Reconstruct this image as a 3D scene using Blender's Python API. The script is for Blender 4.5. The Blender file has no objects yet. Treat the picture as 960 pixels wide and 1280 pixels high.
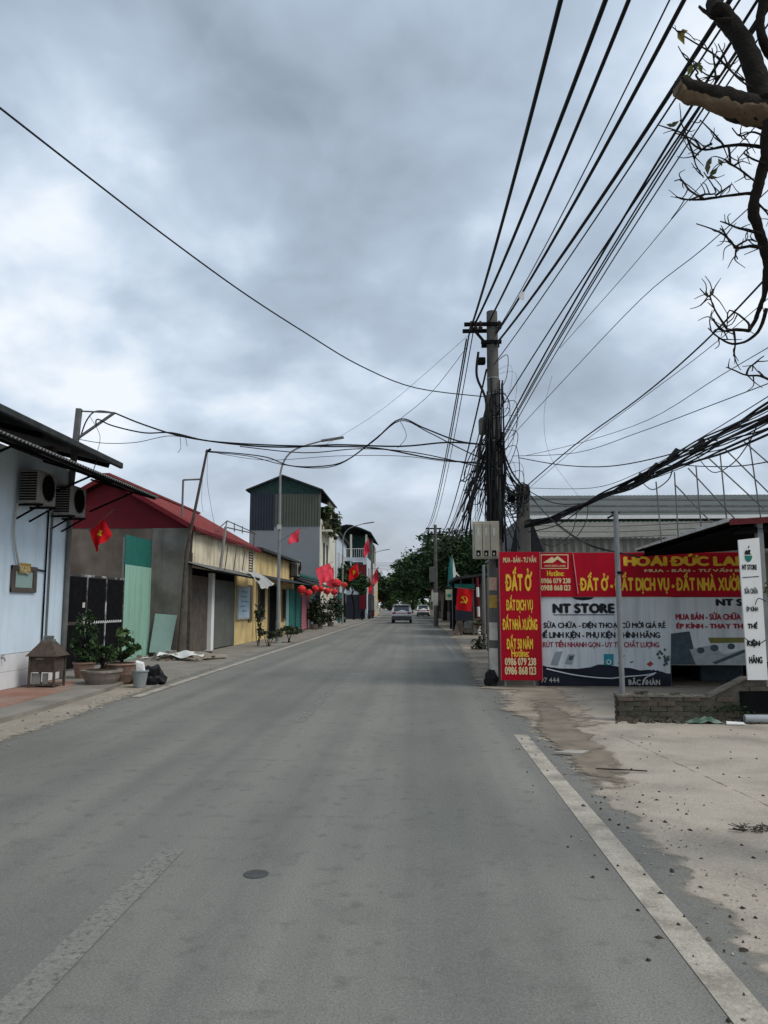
import bpy, bmesh, math, random
from mathutils import Vector, Matrix, noise as mnoise
R = math.radians
random.seed(7)
S = bpy.context.scene
COL = S.collection

# ---------------------------------------------------------------- camera
EYE = 1.6
PITCH = math.atan(117 / 960); YAW = math.atan(39 / 967)
cd = bpy.data.cameras.new('camera'); cam = bpy.data.objects.new('camera', cd); COL.objects.link(cam)
cd.sensor_fit = 'HORIZONTAL'; cd.sensor_width = 36; cd.lens = 36.0; cd.clip_start = .05; cd.clip_end = 3000
cam.location = (0, 0, EYE); cam.rotation_euler = (R(90) + PITCH, 0, YAW)
S.camera = cam

# ---------------------------------------------------------------- sky and sun (overcast)
SUN_EL, SUN_AZ = R(52), R(112)          # azimuth clockwise from +Y
w = bpy.data.worlds.new('World'); S.world = w; w.use_nodes = True
nt = w.node_tree; N = nt.nodes; L = nt.links; N.clear()
def nd(t, **k):
    n = N.new(t)
    for a, b in k.items(): setattr(n, a, b)
    return n
def mth(op, a, b=None):
    n = nd('ShaderNodeMath', operation=op)
    for i, v in enumerate((a, b)):
        if v is None: continue
        if isinstance(v, (int, float)): n.inputs[i].default_value = v
        else: L.new(v, n.inputs[i])
    return n.outputs[0]
sky = nd('ShaderNodeTexSky', sky_type='NISHITA'); sky.sun_disc = False
sky.sun_elevation = SUN_EL; sky.sun_rotation = SUN_AZ; sky.dust_density = 2.0
tc = nd('ShaderNodeTexCoord'); sp = nd('ShaderNodeSeparateXYZ'); L.new(tc.outputs['Generated'], sp.inputs[0])
zc = mth('ADD', mth('MAXIMUM', sp.outputs[2], 0.0), 0.45)
cb = nd('ShaderNodeCombineXYZ')
L.new(mth('DIVIDE', sp.outputs[0], zc), cb.inputs[0]); L.new(mth('DIVIDE', sp.outputs[1], zc), cb.inputs[1])
n1 = nd('ShaderNodeTexNoise'); n1.inputs['Scale'].default_value = 2.9; n1.inputs['Detail'].default_value = 6
n1.inputs['Roughness'].default_value = .48; n1.inputs['Distortion'].default_value = .12; L.new(cb.outputs[0], n1.inputs['Vector'])
mp = nd('ShaderNodeMapping'); mp.inputs['Location'].default_value = (3.1, 1.7, 4.2); L.new(cb.outputs[0], mp.inputs[0])
n2 = nd('ShaderNodeTexNoise'); n2.inputs['Scale'].default_value = 1.15; n2.inputs['Detail'].default_value = 3; L.new(mp.outputs[0], n2.inputs['Vector'])
n3 = nd('ShaderNodeTexNoise'); n3.inputs['Scale'].default_value = 7.0; n3.inputs['Detail'].default_value = 5; n3.inputs['Roughness'].default_value = .5; n3.inputs['Distortion'].default_value = .4; L.new(mp.outputs[0], n3.inputs['Vector'])
cl = mth('ADD', mth('ADD', mth('MULTIPLY', n1.outputs[0], .48), mth('MULTIPLY', n2.outputs[0], .34)), mth('MULTIPLY', n3.outputs[0], .18))
rp = nd('ShaderNodeValToRGB'); L.new(cl, rp.inputs[0])
e = rp.color_ramp.elements
e[0].position = .33; e[0].color = (.20, .245, .30, 1)
e[1].position = .60; e[1].color = (.70, .745, .80, 1)
m = e.new(.475); m.color = (.355, .43, .525, 1)
m = e.new(.53); m.color = (.475, .56, .66, 1)
hz = mth('POWER', mth('SUBTRACT', 1.0, mth('MINIMUM', mth('MAXIMUM', sp.outputs[2], 0.0), 1.0)), 7.0)
mx = nd('ShaderNodeMix', data_type='RGBA'); L.new(mth('MULTIPLY', hz, .55), mx.inputs['Factor'])
L.new(rp.outputs[0], mx.inputs['A']); mx.inputs['B'].default_value = (.56, .575, .60, 1)
bc = nd('ShaderNodeBackground'); L.new(mx.outputs['Result'], bc.inputs[0]); bc.inputs[1].default_value = 1.0
bs = nd('ShaderNodeBackground'); L.new(sky.outputs[0], bs.inputs[0]); bs.inputs[1].default_value = .08
ms = nd('ShaderNodeMixShader'); ms.inputs[0].default_value = .93
L.new(bs.outputs[0], ms.inputs[1]); L.new(bc.outputs[0], ms.inputs[2])
wo = nd('ShaderNodeOutputWorld'); L.new(ms.outputs[0], wo.inputs[0])
sl = bpy.data.lights.new('sun', 'SUN'); sl.energy = 1.5; sl.angle = R(30); sl.color = (1, .96, .9)
so = bpy.data.objects.new('sun', sl); COL.objects.link(so)
sd = Vector((math.sin(SUN_AZ) * math.cos(SUN_EL), math.cos(SUN_AZ) * math.cos(SUN_EL), math.sin(SUN_EL)))
so.location = sd * 60; so.rotation_euler = sd.to_track_quat('Z', 'Y').to_euler()
S.view_settings.view_transform = 'Standard'; S.view_settings.look = 'None'
S.view_settings.exposure = 0.45; S.view_settings.gamma = 1; S.view_settings.use_curve_mapping = False

# ---------------------------------------------------------------- survey helpers: pixel of the 960x1280 photo -> point of the place
_M = Matrix.Rotation(YAW, 3, 'Z') @ Matrix.Rotation(R(90) + PITCH, 3, 'X')
def ray(px, py): return _M @ Vector(((px - 480) / 960, (640 - py) / 960, -1))
def G(px, py, z=0):
    d = ray(px, py); t = (z - EYE) / d.z; return Vector((d.x * t, d.y * t, z))
def P(px, py, Y):
    d = ray(px, py); t = Y / d.y; return Vector((d.x * t, Y, EYE + d.z * t))
def PX(px, py, X):
    d = ray(px, py); t = X / d.x; return Vector((X, d.y * t, EYE + d.z * t))
def bend(Y): return 0.0 if Y < 75 else -.00026 * (Y - 75) ** 2

# ---------------------------------------------------------------- materials
_mats = {}
def s2l(c): return tuple(((v / 255) / 12.92 if v / 255 <= .04045 else ((v / 255 + .055) / 1.055) ** 2.4) for v in c)
def mat(name, col, rough=.85, var=.18, scale=4.0, bump=.0, bscale=60, metal=0.0, streak=0.0, stain=None, stainamt=0.0,
        stainscale=1.2, spec=.12, grain=0.0, fade=False, wear=0.0, wearscale=6.0, track=None, speck=0.0):
    if name in _mats: return _mats[name]
    m = bpy.data.materials.new(name); m.use_nodes = True; t = m.node_tree; n = t.nodes; l = t.links
    b = n['Principled BSDF']; b.inputs['Roughness'].default_value = rough; b.inputs['Metallic'].default_value = metal
    b.inputs['Specular IOR Level'].default_value = spec
    tcn = n.new('ShaderNodeTexCoord'); co = tcn.outputs['Object']
    no = n.new('ShaderNodeTexNoise'); no.inputs['Scale'].default_value = scale; no.inputs['Detail'].default_value = 6
    no.inputs['Roughness'].default_value = .6; l.new(co, no.inputs['Vector'])
    r = n.new('ShaderNodeValToRGB'); l.new(no.outputs[0], r.inputs[0])
    lo = tuple(max(0, c * (1 - var)) for c in col) + (1,); hi = tuple(min(1, c * (1 + var)) for c in col) + (1,)
    r.color_ramp.elements[0].position = .3; r.color_ramp.elements[0].color = lo
    r.color_ramp.elements[1].position = .7; r.color_ramp.elements[1].color = hi
    out = r.outputs[0]
    def mix(fac, a, bcol, mode='MIX'):
        x = n.new('ShaderNodeMix'); x.data_type = 'RGBA'; x.blend_type = mode
        l.new(fac, x.inputs['Factor']); l.new(a, x.inputs['A'])
        if isinstance(bcol, tuple): x.inputs['B'].default_value = bcol + (1,)
        else: l.new(bcol, x.inputs['B'])
        return x.outputs['Result']
    def nz(sc, det, lo, hi, amt, mapping=None):
        v = co
        if mapping:
            mpn = n.new('ShaderNodeMapping'); mpn.inputs['Scale'].default_value = mapping; l.new(co, mpn.inputs[0]); v = mpn.outputs[0]
        q = n.new('ShaderNodeTexNoise'); q.inputs['Scale'].default_value = sc; q.inputs['Detail'].default_value = det; l.new(v, q.inputs['Vector'])
        mr = n.new('ShaderNodeMapRange'); mr.inputs['From Min'].default_value = lo; mr.inputs['From Max'].default_value = hi
        mr.inputs['To Max'].default_value = amt; l.new(q.outputs[0], mr.inputs['Value']); return mr.outputs[0]
    if streak: out = mix(nz(9.0, 3, .5, .7, streak*.6, (1.6, 1.6, .06)), out, stain or tuple(c * .35 for c in col)); out = mix(nz(3.0, 4, .48, .72, streak, (1.6, 1.6, .14)), out, stain or tuple(c * .35 for c in col))
    if stainamt: out = mix(nz(stainscale, 5, .46, .68, stainamt), out, stain or tuple(c * .4 for c in col))
    if track: out = mix(nz(1.0, 5, .40, .62, track[1], (1.7, .022, 1)), out, track[0]); out = mix(nz(2.2, 6, .45, .7, track[1]*.25, (1, .5, 1)), out, track[0]); out = mix(nz(7, 5, .56, .72, .5), out, tuple(c * .6 for c in col)); out = mix(nz(1.6, 6, .58, .74, .4), out, tuple(c * .7 for c in col)); out = mix(nz(.5, 5, .48, .70, track[1], (1, .4, 1)), out, tuple(c * .86 for c in col))
    if grain: out = mix(nz(95, 3, .42, .66, grain), out, tuple(c * .35 for c in col)); out = mix(nz(38, 4, .50, .68, grain*.6), out, tuple(min(1, c * 1.5) for c in col))
    if speck:
        vo = n.new('ShaderNodeTexVoronoi'); vo.inputs['Scale'].default_value = 9; l.new(co, vo.inputs['Vector'])
        mr = n.new('ShaderNodeMapRange'); mr.inputs['From Min'].default_value = .10; mr.inputs['From Max'].default_value = .04; mr.inputs['To Max'].default_value = speck; l.new(vo.outputs['Distance'], mr.inputs['Value']); out = mix(mr.outputs[0], out, tuple(c * .45 for c in col))
    l.new(out, b.inputs['Base Color'])
    if fade or wear:          # dust or paint thinning out: bare surface below shows through
        v = nz(wearscale, 6, .25, .75, 1.0)
        sm = n.new('ShaderNodeMath'); sm.operation = 'ADD'; l.new(v, sm.inputs[0]); sm.inputs[1].default_value = .5 - wear
        if fade:
            at = n.new('ShaderNodeAttribute'); at.attribute_name = 'fade'
            m2 = n.new('ShaderNodeMath'); m2.operation = 'MULTIPLY_ADD'; l.new(at.outputs['Fac'], m2.inputs[0]); m2.inputs[1].default_value = 1.55; m2.inputs[2].default_value = -.55; 
            m3 = n.new('ShaderNodeMath'); m3.operation = 'ADD'; l.new(m2.outputs[0], m3.inputs[0]); l.new(v, m3.inputs[1]); sm = m3
        mr = n.new('ShaderNodeMapRange'); mr.interpolation_type = 'SMOOTHSTEP'; mr.inputs['From Min'].default_value = .12 if wear else .3; mr.inputs['From Max'].default_value = 1.0 if wear else .85; l.new(sm.outputs[0], mr.inputs['Value'])
        l.new(mr.outputs[0], b.inputs['Alpha'])
    if bump:
        q = n.new('ShaderNodeTexNoise'); q.inputs['Scale'].default_value = bscale; q.inputs['Detail'].default_value = 5; l.new(co, q.inputs['Vector'])
        bp = n.new('ShaderNodeBump'); bp.inputs['Strength'].default_value = bump; bp.inputs['Distance'].default_value = .02
        l.new(q.outputs[0], bp.inputs['Height']); l.new(bp.outputs[0], b.inputs['Normal'])
    _mats[name] = m; return m

# ---------------------------------------------------------------- mesh builder
class MB:
    def __init__(s): s.v = []; s.f = []; s.mi = []
    def add(s, vs, fs, mi=0):
        o = len(s.v); s.v += [Vector(p) for p in vs]; s.f += [tuple(i + o for i in f) for f in fs]; s.mi += [mi] * len(fs); return s
    def box(s, x0, x1, y0, y1, z0, z1, mi=0):
        return s.add([(x0,y0,z0),(x1,y0,z0),(x1,y1,z0),(x0,y1,z0),(x0,y0,z1),(x1,y0,z1),(x1,y1,z1),(x0,y1,z1)],
                     [(0,3,2,1),(4,5,6,7),(0,1,5,4),(1,2,6,5),(2,3,7,6),(3,0,4,7)], mi)
    def cbox(s, x0, x1, y0, y1, z0, z1, b=.01, mi=0):     # chamfered box
        vs = []
        for sx, X, in ((1, x0), (-1, x1)):
            for sy, Y in ((1, y0), (-1, y1)):
                for sz, Z in ((1, z0), (-1, z1)):
                    vs += [(X, Y+sy*b, Z+sz*b), (X+sx*b, Y, Z+sz*b), (X+sx*b, Y+sy*b, Z)]
        bm = bmesh.new()
        for p in vs: bm.verts.new(p)
        bmesh.ops.convex_hull(bm, input=bm.verts); bm.verts.index_update()
        r = s.add([v.co.copy() for v in bm.verts], [tuple(v.index for v in f.verts) for f in bm.faces], mi); bm.free(); return r
    def bar(s, a, b, wx, wy=None, mi=0):                     # rectangular bar from a to b
        a = Vector(a); b = Vector(b); wy = wy or wx; d = (b - a).normalized()
        u = d.cross(Vector((0, 0, 1)));  u = Vector((1, 0, 0)) if u.length < 1e-3 else u.normalized()
        t = d.cross(u).normalized(); u = u * wx / 2; t = t * wy / 2
        vs = [p + q for p in (a, b) for q in (-u-t, u-t, u+t, -u+t)]
        return s.add(vs, [(0,1,2,3),(7,6,5,4),(0,4,5,1),(1,5,6,2),(2,6,7,3),(3,7,4,0)], mi)
    def tube(s, pts, r, n=6, mi=0, cap=True):
        pts = [Vector(p) for p in pts]; k = len(pts); rs = r if isinstance(r, (list, tuple)) else [r] * k
        ref = None; vs = []; fs = []
        for i, p in enumerate(pts):
            d = (pts[min(i+1, k-1)] - pts[max(i-1, 0)]);  d = d.normalized() if d.length > 1e-9 else Vector((0,0,1))
            if ref is None:
                ref = d.cross(Vector((0, 0, 1)));  ref = Vector((1, 0, 0)) if ref.length < 1e-2 else ref
            ref = (ref - d * ref.dot(d)).normalized(); t = d.cross(ref)
            for j in range(n):
                a = 2 * math.pi * j / n; vs.append(p + (ref * math.cos(a) + t * math.sin(a)) * rs[i])
        for i in range(k - 1):
            for j in range(n):
                a = i*n + j; b = i*n + (j+1) % n; fs.append((a, b, b + n, a + n))
        if cap: fs.append(tuple(range(n))[::-1]); fs.append(tuple(range((k-1)*n, k*n)))
        return s.add(vs, fs, mi)
    def lathe(s, c, prof, n=16, mi=0):
        c = Vector(c); vs = []; fs = []
        for r, z in prof:
            for j in range(n): a = 2*math.pi*j/n; vs.append(c + Vector((r*math.cos(a), r*math.sin(a), z)))
        for i in range(len(prof) - 1):
            for j in range(n): a = i*n+j; b = i*n+(j+1)%n; fs.append((a, b, b+n, a+n))
        fs.append(tuple(range(n))[::-1]); fs.append(tuple(range((len(prof)-1)*n, len(prof)*n)))
        return s.add(vs, fs, mi)
    def prism(s, poly, ext, mi=0):
        poly = [Vector(p) for p in poly]; e = Vector(ext); k = len(poly)
        return s.add(poly + [p + e for p in poly], [tuple(range(k))[::-1], tuple(range(k, 2*k))] + [(i, (i+1)%k, (i+1)%k+k, i+k) for i in range(k)], mi)
    def corr(s, a, b, c, d, waves, amp=.02, th=.0, mi=0, seg=4):   # corrugated sheet a-b (waves along) , d-c opposite edge
        a, b, c, d = map(Vector, (a, b, c, d)); nrm = (b-a).cross(d-a).normalized(); k = waves*seg; vs = []; fs = []
        prof = [0, .5, 1, .5] if seg == 4 else [0, 1]
        for i in range(k+1):
            t = i/k; o = nrm*amp*(prof[i % seg]*2-1); vs += [a.lerp(b, t)+o, d.lerp(c, t)+o]
        for i in range(k): fs.append((2*i, 2*i+2, 2*i+3, 2*i+1))
        return s.add(vs, fs, mi)
    def jitter(s, amp, fr, amp2=0):
        s.v = [p + mnoise.noise_vector(p*fr)*amp + (mnoise.noise_vector(p*fr*3.7)*amp2 if amp2 else Vector((0,0,0))) for p in s.v]; return s
    def build(s, name, mats, parent=None, loc=None, smooth=False, label=None):
        base = Vector(loc) if loc is not None else (ROOT[parent.name] if parent is not None else Vector((0,0,0)))
        me = bpy.data.meshes.new(name); me.from_pydata([p - base for p in s.v], [], s.f)
        mats = mats if isinstance(mats, (list, tuple)) else [mats]
        for m_ in mats: me.materials.append(m_)
        if len(mats) > 1: me.polygons.foreach_set('material_index', s.mi)
        if smooth: me.polygons.foreach_set('use_smooth', [True]*len(s.f))
        me.update(); o = bpy.data.objects.new(name, me); COL.objects.link(o)
        if parent is not None: o.parent = parent
        else: o.location = base
        ROOT[o.name] = base
        if label: o['label'] = label
        return o
ROOT = {}
def tag(o, label, cat, group=None):
    o['label'] = label; o['category'] = cat
    if group: o['group'] = group
    return o
def thing(name, label, cat, loc, group=None):
    o = bpy.data.objects.new(name, None); COL.objects.link(o); o.location = loc; o.empty_display_size = .2
    ROOT[o.name] = Vector(loc); return tag(o, label, cat, group)
def struct(o): o['kind'] = 'structure'; return o
def stuff(o): o['kind'] = 'stuff'; return o
def spline(pts, k=6):
    pts = [Vector(p) for p in pts]; o = []
    for i in range(len(pts)-1):
        p0, p1, p2, p3 = pts[max(i-1,0)], pts[i], pts[i+1], pts[min(i+2, len(pts)-1)]
        for j in range(k):
            t = j/k; o.append(.5*((2*p1)+(p2-p0)*t+(2*p0-5*p1+4*p2-p3)*t*t+(3*p1-p0-3*p2+p3)*t**3))
    return o + [pts[-1]]
def sag(a, b, s_, n=14):
    a = Vector(a); b = Vector(b); return [a.lerp(b, i/n) - Vector((0,0,s_*4*(i/n)*(1-i/n))) for i in range(n+1)]
import unicodedata
_gl = {}
def glyph(ch):
    if ch not in _gl:
        c = bpy.data.curves.new('t', 'FONT'); c.body = ch; c.resolution_u = 3
        o = bpy.data.objects.new('t', c); COL.objects.link(o); dg = bpy.context.evaluated_depsgraph_get(); dg.update()
        me = bpy.data.meshes.new_from_object(o.evaluated_get(dg)); bpy.data.objects.remove(o); bpy.data.curves.remove(c)
        v = [(p.co.x, p.co.y) for p in me.vertices]; f = [tuple(p.vertices) for p in me.polygons]; bpy.data.meshes.remove(me)
        x0 = min(p[0] for p in v); x1 = max(p[0] for p in v); y1 = max(p[1] for p in v); _gl[ch] = ([(x-x0, y) for x, y in v], f, x1-x0, y1)
    return _gl[ch]
def tmesh(body):
    """letters set one by one; accents drawn as strokes over the base letter"""
    V = []; F = []; x = 0
    def poly(pts):
        o = len(V); V.extend(pts); F.append(tuple(range(o, o+len(pts))))
    def line(pts, w=.075):
        for (ax, ay), (bx, by) in zip(pts, pts[1:]):
            d = math.hypot(bx-ax, by-ay); nx, ny = -(by-ay)/d*w/2, (bx-ax)/d*w/2; poly([(ax-nx, ay-ny), (bx-nx, by-ny), (bx+nx, by+ny), (ax+nx, ay+ny)])
    for ch in body:
        if ch == ' ': x += .26; continue
        if ch in 'Đđ': base, marks = 'D', ['bar']
        else: d = unicodedata.normalize('NFD', ch); base, marks = d[0], list(d[1:])
        v, f, wd, top = glyph(base); o = len(V); V.extend([(px+x, py) for px, py in v]); F.extend([tuple(i+o for i in q) for q in f])
        cx = x+wd/2; y = top+.07
        if marks and marks[0] == '\u031b': pass
        for m_ in sorted(marks, key=lambda q: q not in ('\u0302', '\u0306', '\u031b')):
            if m_ == 'bar': line([(x-.09, top*.5), (x+.22, top*.5)])
            elif m_ == '\u0302': line([(cx-.16, y), (cx, y+.12), (cx+.16, y)]); y += .10; cx += .10
            elif m_ == '\u0306': line([(cx-.15, y+.1), (cx-.06, y+.02), (cx+.06, y+.02), (cx+.15, y+.1)]); y += .10
            elif m_ == '\u031b': line([(x+wd-.08, top-.06), (x+wd+.07, top+.0), (x+wd+.08, top+.12)])
            elif m_ == '\u0301': line([(cx-.05, y), (cx+.09, y+.15)])
            elif m_ == '\u0300': line([(cx-.12, y+.15), (cx+.03, y)])
            elif m_ == '\u0309': line([(cx-.07, y+.14), (cx+.04, y+.16), (cx+.05, y+.09), (cx, y+.05), (cx, y)])
            elif m_ == '\u0303': line([(cx-.16, y+.03), (cx-.07, y+.10), (cx+.06, y+.04), (cx+.16, y+.10)])
            elif m_ == '\u0323': c0 = x+wd/2; poly([(c0+.055*math.cos(k*.785), -.14+.055*math.sin(k*.785)) for k in range(8)])
        x += wd+.10
    return V, F
def text(body, o, u, vdir, m, parent, bold=.02, name='lettering', off=.0):
    """lettering filling the rectangle with corner o, sides u and vdir; heavier faces are several passes of paint"""
    v, f = tmesh(body); x0 = min(p[0] for p in v); x1 = max(p[0] for p in v); y0 = min(p[1] for p in v); y1 = max(p[1] for p in v)
    o, u, vd = Vector(o), Vector(u), Vector(vdir); nn = u.cross(vd).normalized(); mb = MB()
    sh = [(0, 0), (bold, 0), (-bold, 0), (0, bold*.7), (0, -bold*.7)]
    for k, (dx, dy) in enumerate(sh): mb.add([o + u*((p[0]+dx-x0)/(x1-x0)) + vd*((p[1]+dy-y0)/(y1-y0)) + nn*(off+.0004*k) for p in v], f)
    return mb.build(name, m, parent)
def ptext(body, x0, x1, y0, y1, Y, m, parent, bold=.02):   # on a wall facing the viewer at depth Y; rectangle from photo survey
    a = P(x0, y1, Y); b = P(x1, y1, Y); c = P(x0, y0, Y)
    return text(body, a, (b.x-a.x, 0, 0), (0, 0, c.z-a.z), m, parent, bold)
def rnd(a, b): return random.uniform(a, b)
def leaves(mb, lumps, n, size, mis=(0, 1), flat=.3, seed=1):
    rg = random.Random(seed); tot = sum(r[0]*r[1]*r[2] for _, r in lumps)
    for c, r in lumps:
        k = int(n * r[0]*r[1]*r[2] / tot); c = Vector(c)
        sub = [(Vector((rg.gauss(0,1), rg.gauss(0,1), rg.gauss(0,1))).normalized() * rg.uniform(.35, 1.0)**.6) for _ in range(max(4, k//28))]
        for i in range(k):
            q = rg.choice(sub) + Vector((rg.gauss(0,1), rg.gauss(0,1), rg.gauss(0,1))) * .17
            p = c + Vector((q.x*r[0], q.y*r[1], q.z*r[2]))
            a = Vector((rg.gauss(0,1), rg.gauss(0,1), rg.gauss(0,1)*.7)).normalized(); b = a.cross(Vector((rg.gauss(0,1), rg.gauss(0,1), rg.gauss(0,1)))).normalized()
            sz = size * rg.uniform(.6, 1.35); a = a*sz; b = b*sz*.42
            mb.add([p-a, p-a*.2+b, p+a, p-a*.1-b], [(0,1,2,3)], rg.choice(mis))
    return mb

# ---------------------------------------------------------------- material palette
ASPH = mat('asphalt', (.178,.176,.157), .95, .10, .6, .35, 70, spec=.15, grain=.40, track=((.252,.243,.214), .85))
DIRT = mat('packed_dirt', (.29,.25,.20), .95, .22, 1.4, .6, 30, stain=(.17,.14,.11), stainamt=.6, stainscale=.8, grain=.2)
DIRTF = mat('dirt_thinning_out', (.34,.285,.22), .95, .22, 1.4, .2, 30, stain=(.16,.13,.10), stainamt=.7, stainscale=1.1, grain=.2, fade=True, wearscale=4)
DUSTF = mat('dust_thinning_out', (.33,.29,.23), .95, .16, 1.2, .2, 40, stain=(.25,.225,.19), stainamt=.6, stainscale=1.0, grain=.2, fade=True, wearscale=10)
DARKF = mat('dark_silt', (.21,.175,.135), .95, .3, 3, .6, 40, fade=True, wearscale=5)
CONC_G = mat('apron_concrete', (.40,.35,.285), .92, .14, .9, .15, 45, stain=(.22,.195,.165), stainamt=.7, stainscale=1.3, grain=.35, fade=True, wearscale=4)
PAVE = mat('pavement_concrete', (.25,.23,.195), .92, .18, 1.5, .4, 40, stain=(.17,.15,.13), stainamt=.6, grain=.15)
REDTILE = mat('red_pavement', (.27,.145,.11), .85, .16, 2.0, .3, 50, stain=(.28,.22,.18), stainamt=.75, stainscale=1.0)
PAINT = mat('worn_road_paint', (.42,.38,.315), .9, .16, 5, .25, 90, stain=(.22,.195,.16), stainamt=1.0, stainscale=3.0, grain=.4, wear=-.16, wearscale=34)
FADED = mat('faded_road_paint', (.228,.223,.197), .88, .06, 5, .3, 110, grain=.4, wear=.05, wearscale=30)
BLUE = mat('pale_blue_plaster', (.66,.78,.87), .8, .06, 2.0, .1, 60, streak=.25, stain=(.40,.47,.52))
WTILE = mat('white_wall_tile', (.72,.73,.74), .35, .05, 3, streak=.15, stain=(.45,.42,.38), spec=.5)
DKMET = mat('dark_roof_metal', (.042,.045,.045), .9, .3, 5, .1, 50)
GRMET = mat('weathered_grey_metal', (.15,.155,.15), .6, .25, 4, .1, 40, streak=.4, stain=(.12,.10,.08))
BLACKI = mat('black_iron', (.012,.012,.013), .9, .3, 6, spec=0.0)
CONC = mat('stained_concrete', (.21,.195,.175), .95, .2, 1.6, .4, 30, streak=.3, stain=(.085,.075,.065), stainamt=.75, stainscale=1.0)
CONCB = mat('brown_concrete', (.19,.155,.125), .95, .2, 1.8, .4, 30, streak=.3, stain=(.085,.06,.05), stainamt=.75, stainscale=1.0)
REDCLAD = mat('maroon_cladding', (.135,.016,.022), .8, .12, 2.0, streak=.3, stain=(.12,.02,.025))
REDROOF = mat('red_roof_sheet', (.185,.035,.035), .85, .18, 1.5, streak=.2, stainamt=.3, stain=(.22,.10,.08))
DGREEN = mat('dark_green_sheet', (.022,.13,.105), .55, .12, 2)
PGREEN = mat('pale_green_sheet', (.27,.47,.37), .6, .08, 2.0, streak=.6, stain=(.19,.29,.23))
MINT = mat('mint_board', (.30,.42,.38), .6, .08, 2)
CREAM = mat('cream_plaster', (.78,.69,.50), .9, .1, 1.5, .2, 40, streak=.6, stain=(.26,.22,.16), stainamt=.5)
YELL = mat('yellow_plaster', (.72,.54,.25), .9, .1, 1.5, .2, 40, streak=.6, stain=(.28,.22,.13), stainamt=.55)
BRSHUT = mat('brown_shutter', (.115,.095,.08), .75, .25, 3, streak=.5, stain=(.06,.05,.045))
GSHUT = mat('grey_green_shutter', (.125,.13,.115), .7, .15, 2, streak=.4, stain=(.09,.09,.08))
WHITEP = mat('white_paint', (.74,.74,.72), .6, .06, 3, streak=.2, stain=(.5,.48,.44))
OFFW = mat('off_white_plastic', (.46,.46,.42), .5, .1, 3, streak=.3, stain=(.25,.23,.2))
DARK = mat('dark_interior', (.010,.010,.010), .9, .3, 3, spec=0.0)  # near-black colour stands in for shade in interiors, openings and covered backs
RUST = mat('rusty_steel', (.085,.066,.053), .85, .35, 8, .2, 60)
STEEL = mat('galvanised_steel', (.24,.25,.25), .6, .12, 5, metal=.4)
LAMPG = mat('lamp_post_paint', (.22,.23,.235), .55, .12, 4)
POLEC = mat('pole_concrete', (.12,.115,.105), .95, .22, 3, .4, 40, streak=.5, stain=(.07,.065,.06), stainamt=.3)
RUBBER = mat('black_cable', (.012,.012,.013), .55, .2, 4)
THINW = mat('thin_wire', (.055,.058,.062), .6, .2, 4)
TERRA = mat('terracotta', (.25,.16,.12), .85, .2, 6, .3, 50, stain=(.30,.27,.23), stainamt=.5, stainscale=5)
STONE = mat('rubble_stone', (.27,.265,.25), .95, .25, 5, .7, 30, stain=(.13,.125,.115), stainamt=.5, stainscale=3)
CLAYP = mat('grey_clay', (.25,.21,.18), .85, .2, 6, .3, 50, stain=(.14,.12,.10), stainamt=.5, stainscale=5)
SOIL = mat('soil', (.05,.038,.028), 1, .3, 20, .5, 60)
LEAF1 = mat('leaf_dark', (.022,.045,.018), .6, .3, 2); LEAF2 = mat('leaf_mid', (.045,.085,.03), .6, .3, 2); LEAF3 = mat('leaf_light', (.085,.125,.04), .6, .3, 2)
LEAFY = mat('leaf_yellow', (.22,.19,.05), .7, .3, 3)
BARK = mat('bark', (.02,.017,.014), .95, .3, 8, .8, 40); CUTW = mat('cut_wood', (.135,.095,.06), .9, .2, 10, .5, 40)  # bark is near black: the backlit silhouette is put into its colour
GREYW = mat('grey_plaster', (.215,.22,.235), .9, .06, 1, streak=.2, stain=(.19,.19,.20))
OLIVE = mat('olive_cladding', (.085,.09,.075), .7, .12, 1.5, streak=.4, stain=(.07,.08,.06))
NAVY = mat('navy_cladding', (.03,.036,.05), .7, .12, 1.5)
GNET = mat('green_netting', (.022,.045,.04), .8, .3, 3)
CREAM2 = mat('pale_cream_render', (.66,.63,.52), .9, .08, 1, streak=.45, stain=(.36,.34,.27))
PBLUE = mat('blue_white_render', (.52,.57,.62), .9, .08, 1, streak=.4, stain=(.30,.33,.36))
PINK = mat('pink_shutter', (.42,.17,.20), .7, .12, 2, streak=.3, stain=(.27,.12,.13))
TEAL = mat('teal_paint', (.03,.17,.15), .6, .15, 2, streak=.3, stain=(.02,.08,.07)); TEALP = mat('pale_teal_paint', (.22,.40,.38), .7, .1, 2)
FLAGR = mat('flag_red', (.62,.012,.018), .8, .08, 6); FLAGP = mat('flag_faded_red', (.75,.06,.09), .8, .1, 6); STARY = mat('star_yellow', (.85,.55,.03), .8, .05, 6)
LANTR = mat('lantern_red', (.60,.035,.04), .8, .15, 8); GOLD = mat('gold_trim', (.65,.42,.08), .5, .1, 8)
SIGNR = mat('sign_red', (.44,.006,.022), .6, .06, 2, .5, 3, spec=.08, streak=.5, stain=(.25,.012,.02), stainamt=.25)
SIGNY = mat('sign_yellow', (.80,.52,.05), .6, .1, 5); SIGNO = mat('sign_cream_yellow', (.72,.60,.33), .6, .08, 5)
SIGNW = mat('banner_white', (.64,.68,.70), .6, .07, 1.2, .6, 2.5, streak=.5, stain=(.33,.35,.36), stainamt=.3)
SIGNK = mat('banner_black_ink', (.018,.02,.022), .6, .1, 5); SIGNM = mat('banner_maroon_ink', (.30,.03,.05), .6, .1, 5); SIGNG = mat('sign_green_ink', (.02,.17,.13), .6, .1, 5)
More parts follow.
